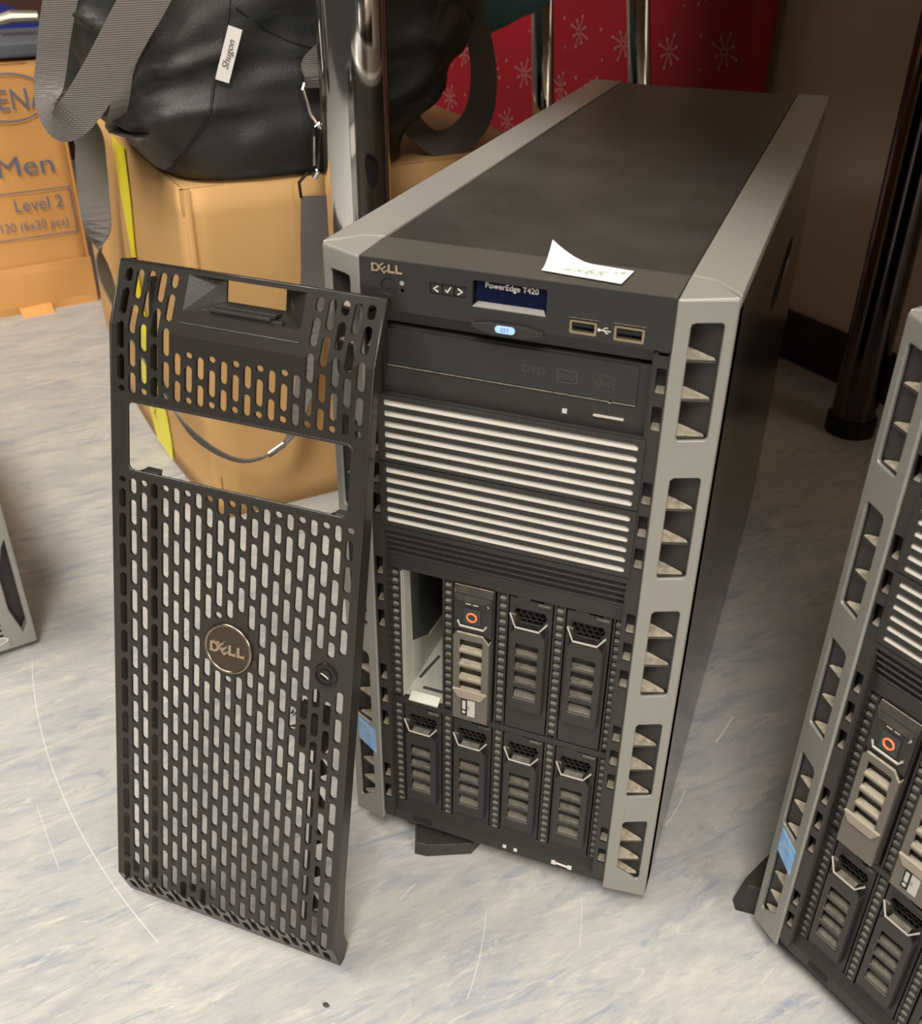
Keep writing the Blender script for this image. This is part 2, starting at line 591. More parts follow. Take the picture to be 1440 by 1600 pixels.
def make_tower(loc, rotz, label, slots, sticker=True):
    root = empty('server_tower', loc, rotz, label, 'computer server')

    # body shell (open front for the drive cage)
    b = MB()
    b.box(-105, 105, 24, 572, 12, 15)
    b.box(-105, 105, 569, 572, 15, 436)
    b.box(-105, -102, 24, 569, 15, 436)
    b.box(102, 105, 24, 569, 15, 436)
    b.box(-102, 102, 24, 569, 433, 436)
    b.box(-102, 102, 150, 152, 15, 433)
    b.box(-102, -72, 24, 26, 15, 433)
    b.box(72, 102, 24, 26, 15, 433)
    b.box(-72, 72, 24, 26, 252, 433)
    b.build('chassis', DARK, root)

    # side panels with recessed grip
    for sd in (-1, 1):
        s_ = MB(f=(lambda p, q=sd: (p.x * q, p.y, p.z)))
        lens = [(330 + 78 * cos(a), 352 + 17 * sin(a) + 0.22 * 78 * cos(a) * 0) for a in [2 * pi * k / 24 for k in range(24)]]
        s_.pierced([(12.5, 12), (12.5, 438), (575, 438), (575, 12)], [lens], lambda u, v, w: (w, u, v), 105.2, 109)
        s_.build('side_panel', SIDE, root, bevel=0.8)
        g = MB(f=(lambda p, q=sd: (p.x * q, p.y, p.z)))
        g.yz(lens, 105.1, 105.6)
        g.build('side_grip', DARK, root)

    # top cover and rails
    t = MB()
    t.box(-81.4, 81.4, 34.0, 573, 434, 439.4)
    t.build('top_cover', LID, root, bevel=0.9)
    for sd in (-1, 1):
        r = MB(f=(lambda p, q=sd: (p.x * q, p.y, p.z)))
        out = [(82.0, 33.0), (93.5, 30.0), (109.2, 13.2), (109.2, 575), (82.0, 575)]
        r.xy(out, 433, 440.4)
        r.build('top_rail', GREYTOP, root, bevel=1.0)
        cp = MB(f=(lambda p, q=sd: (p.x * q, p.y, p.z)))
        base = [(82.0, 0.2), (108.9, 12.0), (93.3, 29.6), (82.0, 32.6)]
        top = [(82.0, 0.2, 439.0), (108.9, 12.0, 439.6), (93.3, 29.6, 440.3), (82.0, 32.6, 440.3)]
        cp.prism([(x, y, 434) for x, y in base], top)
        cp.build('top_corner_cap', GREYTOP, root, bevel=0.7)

    # angled front columns
    wins = [(365, 427), (280, 343), (194.5, 257), (109.5, 171.5), (35, 86)]
    for sd in (-1, 1):
        F = (lambda p, q=sd: (p.x * q, p.y, p.z))

        def fn(u, v, w):
            return (82 + tx * u - ty * w, ty * u + tx * w, v)
        c = MB(f=F)
        holes = []
        for i, (a, bb) in enumerate(wins):
            if i < 4:
                holes.append(rrect(7.8, 23.8, a, bb, 2.0))
            else:
                h = rrect(7.8, 23.8, a, bb, 2.0)
                holes.append([(u, v + (5.5 if u < 15 else -5.5) if v < 60 else v) for u, v in h])
        c.pierced([(0.0, 22), (0.0, 438.6), (29.4, 438.6), (29.4, 11)], holes, fn, 0, 2.2)
        # return flange on the outer side
        c.box(106.6, 109, 12.2, 30, 11, 438)
        col = c.build('front_column', GREY, root, bevel=0.7)
        k = MB(f=F)
        # dark liner: slanted back wall and inner faces
        for i, (a, bb) in enumerate(wins):
            zz0, zz1 = a - 4, bb + 3
            k.prism([fn(25.5, zz0, 2.3), fn(25.5, zz0, 4), fn(9, zz0, 16), fn(6.2, zz0, 16), fn(6.2, zz0, 14)],
                    [fn(25.5, zz1, 2.3), fn(25.5, zz1, 4), fn(9, zz1, 16), fn(6.2, zz1, 16), fn(6.2, zz1, 14)])
            k.prism([fn(5.2, zz0, 2.3), fn(6.4, zz0, 2.3), fn(6.4, zz0, 16), fn(5.2, zz0, 16)],
                    [fn(5.2, zz1, 2.3), fn(6.4, zz1, 2.3), fn(6.4, zz1, 16), fn(5.2, zz1, 16)])
        k.build('column_liner', BLACK, col)
        for i, (a, bb) in enumerate(wins):
            lv = MB(f=F)
            n = 3 if i < 4 else 2
            step = (bb - a) / 3.0 if i < 4 else 22.0
            for j in range(n + (1 if i == 4 else 0)):
                z = a + 0.6 + j * step if i < 4 else a + (2.0, 12.0, 30.0)[j]
                if i == 4 and j == 0:
                    z = a - 2.5
                pts = [(7.6, 2.4, 1.2), (22.5, 2.4, 0.4), (22.0, 3.8, 1.2), (8.5, 13.0, 4.5), (7.6, 13.0, 4.5)]
                lv.prism([fn(u, z + dz - 1.6, w) for u, w, dz in pts], [fn(u, z + dz, w) for u, w, dz in pts])
            lv.build('louvre_set', BLACKDD, col)
        # inner black strip with slots between column and bays
        sl = []
        for i, (a, bb) in enumerate(wins):
            n = 3 if i < 4 else 2
            for j in range(n):
                z0 = (a + bb) / 2 + (j - (n - 1) / 2) * 20.5 - 7
                sl.append(rrect(75.6, 80.6, z0, z0 + 14, 0.6, 1))
        st = MB(f=F)
        st.pierced([(73.9, 28), (73.9, 411), (81.8, 411), (81.8, 28)], sl, lambda u, v, w: (u, 1.8 + w, v), 0, 1.8)
        st.build('slotted_strip', BLACK, root, bevel=0.3)
        tb = MB(f=F)
        for q in sl:
            z0 = min(p[1] for p in q)
            tb.prism([(75.4, 3.0, z0 - 0.5), (80.7, 3.0, z0 - 0.5), (80.7, 8, z0 - 0.5), (75.4, 8, z0 - 0.5)],
                     [(75.6, 3.4, z0 + 0.2), (80.5, 3.4, z0 + 0.2), (80.5, 8, z0 + 2.2), (75.6, 8, z0 + 2.2)])
        tb.box(75.0, 81.4, 8.1, 9.5, 28, 411)
        tb.build('slot_tab', mat('tab_black', (0.03, 0.028, 0.024), 0.55, dust=(0.24, 0.21, 0.155)), root)
        # side wall of the bay recess
        wl = MB(f=F)
        wl.xz([(73.0, 34), (74.6, 28), (74.6, 410), (73.0, 410)], 2.2, 24)
        wl.build('bay_side_wall', BLACK, root)

    # control panel -------------------------------------------------
    p = MB()
    rec = [rrect(-19.5, 19.0, 421.3, 434.8, 1.0, 2), rrect(31.0, 44.8, 414.6, 422.2, 0.5, 1), rrect(53.2, 68.2, 414.2, 422.4, 0.5, 1),
           rrect(-42.5, -23.0, 424.6, 430.2, 0.4, 1)]
    circ = lambda cx, cz, r, n=16: [(cx + r * cos(2 * pi * k / n), cz + r * sin(2 * pi * k / n)) for k in range(n)]
    rec += [circ(-65.5, 425.2, 4.6), circ(-57.8, 424.0, 1.3, 10)]
    p.pierced([(-81.6, 412.4), (-81.6, 439.0), (81.6, 439.0), (81.6, 412.4)], rec, lambda u, v, w: (u, w, v), 0, 3)
    p.box(-81.6, 81.6, 5.6, 7.2, 412, 437)
    p.box(-81.6, 81.6, 1.5, 32, 436.4, 439.1)
    pan = p.build('control_panel', FASCIA, root, bevel=0.5)
    top = MB()
    top.prism([(-81.6, 0.5, 439.0), (81.6, 0.5, 439.0), (81.6, 32.2, 439.8), (-81.6, 32.2, 439.8)],
              [(-81.6, 0.5, 439.5), (81.6, 0.5, 439.5), (81.6, 32.2, 440.2), (-81.6, 32.2, 440.2)])
    top.build('panel_top', mat('satin_black_top', (0.075, 0.068, 0.058), 0.38), pan)
    e = MB()
    add_dell(e, -65.6, 435.0, -0.1, 17.5, 4.6, 1.1)
    e.build('badge', BADGE, pan, bevel=0.25)
    e = MB()
    e.ring((-65.5, 1.0, 425.2), 4.5, 0.35, sq=1.0)
    e.disc((-65.5, 1.0, 425.2), 4.0, 3)
    e.disc((-65.5, 0.6, 425.2), 1.3, 3)
    e.build('power_button', BLACK, pan, smooth=False)
    e = MB()
    e.disc((-57.8, -0.2, 427.9), 1.2, 1.0, 12)
    e.build('status_light', mat('grey_lens', (0.28, 0.27, 0.24), 0.4), pan)
    e = MB()
    e.ring((-57.8, 0.2, 424.0), 1.3, 0.25, 16, 6)
    e.ring((-50.6, 0.1, 425.6), 2.0, 0.25, 18, 6)
    e.build('reset_pinhole', BLACK, pan)
    for i, ch in enumerate('<v>'):
        x = -39.3 + i * 6.5
        e = MB()
        e.box(x - 3.0, x + 3.0, 0.6, 4, 424.9, 429.9)
        bt = e.build('arrow_button', BLACK, pan, bevel=0.3)
        e = MB()
        if ch == '<':
            q = [(x + 1.2, 429), (x - 1.2, 427.4), (x + 1.2, 425.8)]
        elif ch == '>':
            q = [(x - 1.2, 429), (x + 1.2, 427.4), (x - 1.2, 425.8)]
        else:
            q = [(x - 1.3, 427.4), (x - 0.4, 426.2), (x + 1.6, 429.2)]
        e.tube([(a, 0.5, z) for a, z in q], 0.38, 6)
        e.build('arrow_mark', WHITEP, bt)
    e = MB()
    e.box(-42.8, -22.8, 0.0, 0.9, 430.0, 430.6)
    e.build('button_ledge', BLACKD, pan)
    e = MB()
    e.box(-18.2, 18.0, 2.6, 4.6, 423.0, 434.4)
    lcd = e.build('display', LCD, pan)
    e = MB()
    add_text(e, 'PowerEdge T420', 4.1, lambda x, y, z: (0.2 + x, 2.4, 430.9 + y), sx=0.98, offset=0.05)
    e.build('display_lettering', WHITEP, lcd)
    e = MB()
    e.prism([(-19.4, -0.2, 421.4), (18.9, -0.2, 421.4), (17.2, 2.6, 423.4), (-17.4, 2.6, 423.4)],
            [(-19.4, 0.0, 420.9), (18.9, 0.0, 420.9), (17.2, 3.0, 422.6), (-17.4, 3.0, 422.6)])
    e.build('display_ledge', mat('light_bevel', (0.17, 0.16, 0.145), 0.4), pan)
    for (xa, xb, za, zb) in ((31.0, 44.8, 414.6, 422.2), (53.2, 68.2, 414.2, 422.4)):
        e = MB()
        e.pierced(rrect(xa + 0.1, xb - 0.1, za + 0.1, zb - 0.6, 0.5, 1), [rrect(xa + 1.2, xb - 1.2, za + 1.4, zb - 1.6, 0.3, 1)], lambda u, v, w: (u, 0.4 + w, v), 0, 3.5)
        u = e.build('usb_port', GOLDC, pan)
        e = MB()
        e.box(xa + 1.4, xb - 1.4, 1.4, 5, za + 3.6, zb - 2.0)
        e.build('usb_tongue', DARK, u)
        e = MB()
        e.box(xa - 0.4, xb + 0.4, -0.25, 0.5, zb + 0.2, zb + 0.8)
        e.build('port_rim', BLACKD, u)
    e = MB()
    e.tube([(46.2, -0.1, 418.6), (51.8, -0.1, 418.4)], 0.22, 6)
    e.tube([(47.6, -0.1, 418.6), (49.0, -0.1, 420.0), (50.2, -0.1, 420.0)], 0.2, 6)
    e.tube([(48.4, -0.1, 418.6), (49.6, -0.1, 417.3), (50.6, -0.1, 417.3)], 0.2, 6)
    e.disc((46.0, -0.25, 418.6), 0.75, 0.4, 10)
    e.build('usb_symbol', WHITEP, pan)
    # pull-out tag
    e = MB()
    e.xz([(-19, 411.2), (-9, 408.6), (9, 408.6), (18.5, 411.2), (18.5, 413.0), (9, 414.6), (-10, 414.6), (-19, 413.0)], -2.2, 6)
    tg = e.build('pull_out_tag', BLACK, pan, bevel=0.4)
    e = MB()
    e.xz(rrect(-6.3, 4.2, 410.2, 414.0, 1.8, 4), -2.7, -2.1)
    pl = e.build('tag_window', PILL, tg)
    e = MB()
    add_text(e, 'EST', 3.0, lambda x, y, z: (-1.0 + x, -2.8, 411.0 + y))
    e.build('tag_lettering', mat('blue_ink', (0.08, 0.12, 0.45), 0.5), tg)

    # optical drive -----------------------------------------------------
    o = MB()
    o.box(-73.0, 73.0, 6.0, 24, 363, 402)
    o.yz([(3.2, 412.3), (6.5, 404), (10, 404), (10, 412.3)], -73.8, 73.8)
    od = o.build('optical_drive', BLACK, root, bevel=0.5)
    e = MB()
    e.box(-70, 66.8, 4.9, 7, 379.6, 401)
    e.build('tray_front', FASCIA, od, bevel=0.7)
    e = MB()
    e.tube([(-70, 5.6, 378.9), (52.5, 5.6, 378.9), (53.5, 5.2, 378.0), (54.5, 5.6, 378.9), (66.5, 5.6, 378.9)], 0.45, 6)
    e.build('tray_seam', BLACKD, od)
    e = MB()
    e.box(45.5, 61.5, 5.0, 7, 369.6, 370.9)
    e.build('eject_button', WIRE, od, bevel=0.3)
    e = MB()
    e.box(29.0, 31.6, 5.6, 7, 368.2, 370.8)
    e.build('drive_light', mat('pale_lens', (0.45, 0.50, 0.52), 0.4), od)
    e = MB()
    yy = 4.75
    add_text(e, 'DVD', 6.2, lambda x, y, z: (12.8 + x, yy, 388.2 + y), sx=1.0, offset=0.03)
    add_text(e, 'ReWritable', 2.0, lambda x, y, z: (12.8 + x, yy, 385.4 + y))
    e.pierced(rrect(25.2, 36.0, 385.6, 393.0, 1, 2), [rrect(25.8, 35.4, 386.2, 392.4, 0.8, 2)], lambda u, v, w: (u, yy + w, v), 0, 0.2)
    add_text(e, 'RW', 5.0, lambda x, y, z: (30.6 + x, yy, 387.4 + y), sx=1.1)
    add_text(e, 'DVD+ReWritable', 1.7, lambda x, y, z: (30.6 + x, yy, 383.2 + y))
    add_text(e, 'COMPACT', 2.6, lambda x, y, z: (51 + x, yy, 392.0 + y), sx=1.15)
    add_text(e, 'disc', 6.0, lambda x, y, z: (51 + x, yy, 387.0 + y), sx=1.3)
    add_text(e, 'Rewritable', 2.0, lambda x, y, z: (51 + x, yy, 384.4 + y), sx=1.3)
    add_text(e, 'Ultra Speed', 2.0, lambda x, y, z: (51 + x, yy, 382.0 + y), sx=1.3)
    e.build('disc_marks', GREYP, od)

    # two slatted fillers -------------------------------------------------
    for (za, zb, first) in ((321.4, 363.0, 358.4), (278.0, 320.8, 315.8)):
        e = MB()
        gr = [rrect(-71.0, 71.4, first - 6.6 * k - 1.75, first - 6.6 * k + 1.75, 0.8, 1) for k in range(6)]
        e.pierced([(-74.6, za), (-74.6, zb), (74.6, zb), (74.6, za)], gr, lambda u, v, w: (u, 0.4 + w, v), 0, 2.2)
        e.box(-74.6, 74.6, 3.6, 14, za, zb)
        fb = e.build('drive_bay_filler', BLACK, root, bevel=0.35)
        e = MB()
        for k in range(6):
            z = first - 6.6 * k
            e.prism([(-70.9, 1.0, z - 1.7), (71.3, 1.0, z - 1.7), (71.3, 2.4, z + 1.7), (-70.9, 2.4, z + 1.7)],
                    [(-70.9, 3.7, z - 1.7), (71.3, 3.7, z - 1.7), (71.3, 3.7, z + 1.7), (-70.9, 3.7, z + 1.7)])
        e.build('light_slats', SILVERSLAT, fb)
    # ribbed strip
    e = MB()
    prof = [(14, 277.4), (1.0, 277.4), (1.2, 273.8)]
    z, y = 273.8, 1.2
    for k in range(4):
        prof += [(y + 1.9, z - 0.3), (y + 2.3, z - 2.9), (y + 0.5, z - 3.3), (y + 1.4, z - 5.0)]
        z -= 5.0
        y += 1.4
    prof += [(8.0, 246.0), (14, 246.0)]
    e.yz(prof, -74.0, 74.0)
    e.build('ribbed_vent', BLACK, root, bevel=0.25)

    # drive cage -----------------------------------------------------
    e = MB()
    e.box(-74, 74, 8.0, 24, 132.0, 136.2)
    e.box(-74, 74, 8.0, 24, 242.5, 250)
    e.yz([(8.4, 38), (5.0, 30), (4.6, 22.0), (8, 17), (24, 13), (24, 26)], -81.8, 81.8)
    for x in (-71, -35.5, 0, 35.5, 71):
        e.box(x - 3.6, x - 2.2, 8.6, 24, 26, 244)
        e.box(x + 2.2, x + 3.6, 8.6, 24, 26, 244)
        e.box(x - 2.2, x + 2.2, 11.2, 24, 26, 244)
    cage = e.build('drive_cage', BLACK, root, bevel=0.3)
    for x in (-71, -35.5, 0, 35.5, 71):
        e = MB()
        for z0 in (138.6, 28.6):
            for k in range(17):
                z = z0 + k * 6.05
                e.prism([(x - 2.0, 9.2, z - 0.2), (x + 2.0, 9.2, z - 0.2), (x + 2.0, 11.4, z - 0.2), (x - 2.0, 11.4, z - 0.2)],
                        [(x - 2.0, 9.4, z + 1.9), (x + 2.0, 9.4, z + 1.9), (x + 2.0, 11.4, z + 3.2), (x - 2.0, 11.4, z + 3.2)])
        e.build('rung_strip', mat('rung_grey', (0.040, 0.038, 0.033), 0.45, dust=(0.17, 0.16, 0.13)), cage)
    for bx in ((8.5, 10.9, 25.5, 27.7), (16.5, 18.9, 25.2, 27.4), (44.0, 58.5, 25.0, 27.2)):
        e = MB()
        if bx[1] - bx[0] < 5:
            e.box(bx[0], bx[1], 3.9, 5.2, bx[2], bx[3])
        else:
            e.xz([(44, 24.6), (47, 24.6), (47.5, 25.6), (55, 25.2), (56, 24.2), (58.5, 24.2), (58.5, 27.2), (55.5, 27.2), (55, 26.2), (47, 26.6), (47, 27.6), (44, 27.6)], 3.9, 5.2)
        e.build('label_scrap', WHITEP, cage)
    e = MB()
    e.box(-60, -46, 4.0, 4.9, 24.5, 28.0)
    e.build('latch_slot', DARK, cage)

    for i, kind in enumerate(slots):
        cx = -53.25 + 35.5 * (i % 4)
        zb = 134.0 if i < 4 else 24.0
        if kind == 'blank':
            make_blank(root, cx, zb)
        elif kind == 'carrier':
            make_carrier(root, cx, zb)
        elif kind == 'carrier_plain':
            make_carrier(root, cx, zb, False)
        else:
            e = MB()
            x0, x1 = cx - 13.9, cx + 13.9
            e.yz([(12, zb + 3), (148, zb + 3), (148, zb + 20), (52, zb + 24), (24, zb + 40), (21, zb + 107), (12, zb + 107)], x0, x0 + 0.8)  # left wall cut away further in, to imitate shade inside the bay
            e.box(x1 - 0.8, x1, 12, 148, zb + 3, zb + 107)
            e.box(x0 + 0.8, x1 - 0.8, 12, 148, zb + 3, zb + 4)
            e.box(x0 + 0.8, x1 - 0.8, 12, 148, zb + 106, zb + 107)
            e.prism([(x0 + 4, 8, zb + 2), (x1 - 3, 8, zb + 2), (x1 - 3, 14, zb + 5), (x0 + 4, 14, zb + 5)],
                    [(x0 + 4, 8, zb + 3), (x1 - 3, 8, zb + 3), (x1 - 3, 14, zb + 6), (x0 + 4, 14, zb + 6)])
            br = e.build('empty_bay_sheet', ZINC, root)
            e = MB()
            e.prism([(x0 + 2, 30, zb + 4.1), (x0 + 4, 29, zb + 4.1), (x0 + 8, 55, zb + 4.1), (x0 + 6, 56, zb + 4.1)],
                    [(x0 + 2, 30, zb + 4.4), (x0 + 4, 29, zb + 4.4), (x0 + 8, 55, zb + 4.4), (x0 + 6, 56, zb + 4.4)])
            e.box(x0 - 0.6, x0 - 0.1, 21, 148, zb + 3, zb + 107)  # added dark side sheet, its colour stands in for shade on the deep wall
            e.disc((x1 - 5, 45, zb + 4.1), 3, 0.3, 14, 'z')
            e.box(x0 + 9, x1 - 4, 20, 22.5, zb + 4.05, zb + 4.4)
            e.build('cutouts_and_bay_shade', mat('bay_dark', (0.045, 0.047, 0.042), 0.5), br)
            e = MB()
            e.xz([(x0 - 0.6, zb + 4), (x0 + 0.6, zb + 4), (x0 + 0.6, zb + 106), (x0 - 0.6, zb + 106)], 9.5, 13)
            e.build('bay_gasket', ZINC, br)

    # swivel feet
    for (x, y, a) in ((-44, 20, 0.12), (60, 40, 0.05), (-70, 520, 0), (70, 520, 0)):
        e = MB()
        L = 46 if y < 100 else 30
        cs, sn = cos(a), sin(a)
        if x == -44:
            pts = [(-62.5, -3.0), (-55.0, -13.5 + 8), (-48.0, -7.0), (-10.0, 6.0), (-2, 40), (-60, 40)]
            pts = [(-64.5, 17.0), (-55.5, -5.0), (-46.5, -4.0), (-17.0, 10.0), (-8, 40), (-60, 44)]
        else:
            pts = [(x - 18, y - 10), (x + 18, y - 10), (x + 18, y + 20), (x - 18, y + 20)]
        mid = [(px * 1.0, py) for px, py in pts]
        zt = 11.5
        if x < 0 and y < 100 and rotz != 0:
            continue
        e.prism([(px, py, -10 + 10) for px, py in mid], [(px * 0.985 + (0.4 if px < 0 else 0), py + (1.0 if py < 10 else 0), zt) for px, py in mid])
        e.build('foot', RUBBER, root, bevel=0.8)
    if sticker:
        # processor sticker on the left column
        def fl_(u, v, w):
            return (-(82 + tx * u - ty * w), ty * u + tx * w, v)
        e = MB()
        zc = 97.5
        e.prism([fl_(4.0, zc - 13, -0.35), fl_(22, zc - 10, -0.35), fl_(22, zc + 10, -0.35), fl_(4.0, zc + 8, -0.35)],
                [fl_(4.0, zc - 13, -0.05), fl_(22, zc - 10, -0.05), fl_(22, zc + 10, -0.05), fl_(4.0, zc + 8, -0.05)])
        sk = e.build('processor_sticker', STICKBLUE, root)
        e = MB()
        add_text(e, 'intel', 6.0, lambda x, y, z: fl_(13 - x, zc + 1 + y, -0.5))
        add_text(e, 'XEON', 3.6, lambda x, y, z: fl_(13 - x, zc - 7 + y, -0.5), sx=1.2)
        e.build('sticker_lettering', WHITEP, sk)
    return root


def make_blank(root, cx, zb):
    """plastic blank: top tab, wire latch over a honeycomb, louvred grip"""
    e = MB()
    # frame plate around a hexagonal window
    win = [(-8.8, 99.5), (8.8, 99.5), (10.3, 96), (6.8, 89.6), (-6.8, 89.6), (-10.3, 96)]
    out = [(-13.4, 3), (13.4, 3), (13.4, 108), (8, 108), (7.5, 106.2), (-0.5, 106.6), (-1, 108.4), (-8.5, 108.4), (-9, 107), (-13.4, 107)]
    e.pierced([(cx + a, zb + b) for a, b in out], [[(cx + a, zb + b) for a, b in win]], lambda u, v, w: (u, 8.6 + w, v), 0, 2.0)
    dr = e.build('drive_blank', BLACK, root, bevel=0.3)
    e = MB()
    # protruding louvred grip
    hol = [[(cx + a, zb + b) for a, b in rrect(-7.2, 7.2, t0, t0 + 8.4, 0.8, 2)] for t0 in (68.5, 57.5, 46.5, 34.0)]
    ow = [(-10.8, 24), (10.8, 24), (10.8, 84), (7.2, 89.2), (-7.2, 89.2), (-10.8, 84)]
    e.pierced([(cx + a, zb + b) for a, b in ow], hol, lambda u, v, w: (u, 3.6 + w, v), 0, 1.6)
    for s_ in (-1, 1):
        e.box(cx + s_ * 10.7 - 0.7, cx + s_ * 10.7 + 0.7, 4.4, 9, zb + 24.5, zb + 84)
    e.prism([(cx - 10.8, 4.4, zb + 24), (cx + 10.8, 4.4, zb + 24), (cx + 10.8, 9, zb + 20), (cx - 10.8, 9, zb + 20)],
            [(cx - 10.8, 4.4, zb + 26), (cx + 10.8, 4.4, zb + 26), (cx + 10.8, 9, zb + 24), (cx - 10.8, 9, zb + 24)])
    e.box(cx - 9.6, cx + 9.6, 8.3, 8.55, zb + 25, zb + 88)
    e.build('grip', BLACK, dr, bevel=0.35)
    e = MB()
    for t0 in (68.5, 57.5, 46.5):
        e.prism([(cx - 7.6, 3.2, zb + t0 - 1.6), (cx + 7.6, 3.2, zb + t0 - 1.6), (cx + 7.6, 8.2, zb + t0 - 1.4), (cx - 7.6, 8.2, zb + t0 - 1.4)],
                [(cx - 7.6, 3.2, zb + t0 - 0.2), (cx + 7.6, 3.2, zb + t0 - 0.2), (cx + 7.6, 8.2, zb + t0 + 0.9), (cx - 7.6, 8.2, zb + t0 + 0.9)])
    e.prism([(cx - 7.4, 3.2, zb + 31.0), (cx + 7.4, 3.2, zb + 31.0), (cx + 7.4, 8.2, zb + 33), (cx - 7.4, 8.2, zb + 33)],
            [(cx - 7.4, 3.2, zb + 33.4), (cx + 7.4, 3.2, zb + 33.4), (cx + 7.4, 8.2, zb + 36.6), (cx - 7.4, 8.2, zb + 36.6)])
    e.build('louvre', BLACKM, dr)
    e = MB()
    e.tube([(cx - 11.6, 4.2, zb + 98.2), (cx - 7.6, 3.0, zb + 89.4), (cx + 7.0, 3.0, zb + 89.4), (cx + 11.6, 4.2, zb + 95.6)], 0.62, 8)
    e.build('latch_wire', WIRE, dr)
    e = MB()
    e.prism([(cx - 11.5, 4.4, zb + 97.6), (cx - 8.2, 4.4, zb + 97.0), (cx - 8.0, 5.5, zb + 91.5), (cx - 9.4, 5.0, zb + 92.5)],
            [(cx - 11.5, 6.0, zb + 97.6), (cx - 8.2, 6.0, zb + 97.0), (cx - 8.0, 7.0, zb + 91.5), (cx - 9.4, 6.5, zb + 92.5)])
    if zb < 100:
        e.prism([(cx - 6.3, 4.0, zb + 88.6), (cx + 6.3, 4.0, zb + 88.6), (cx + 6.0, 7.6, zb + 88.8), (cx - 6.0, 7.6, zb + 88.8)],
                [(cx - 6.3, 4.0, zb + 89.4), (cx + 6.3, 4.0, zb + 89.4), (cx + 6.0, 7.6, zb + 90.2), (cx - 6.0, 7.6, zb + 90.2)])
    e.box(cx + 4.5, cx + 12.4, 6.8, 8.6, zb + 104.6, zb + 106.0)
    e.build('latch_tongue', BLACKM, dr)
    # honeycomb behind the window
    e = MB()
    e.box(cx - 11, cx + 11, 15.5, 16, zb + 86, zb + 102)
    hx = []
    rr = 2.2
    for j in range(5):
        for i in range(6):
            ux = cx - 9.2 + i * 3.9 + (1.95 if j % 2 else 0)
            vz = zb + 87.8 + j * 3.4
            if abs(ux - cx) < 9.6:
                hx.append([(ux + (rr - 0.3) * sin(pi / 3 * k), vz + (rr - 0.3) * cos(pi / 3 * k)) for k in range(6)])
    e.pierced([(cx - 11.6, zb + 85.5), (cx + 11.6, zb + 85.5), (cx + 11.6, zb + 104), (cx - 11.6, zb + 104)], hx, lambda u, v, w: (u, 12.4 + w, v), 0, 1.2)
    e.build('honeycomb', mat('honeycomb_black', (0.03, 0.029, 0.025), 0.35), dr)


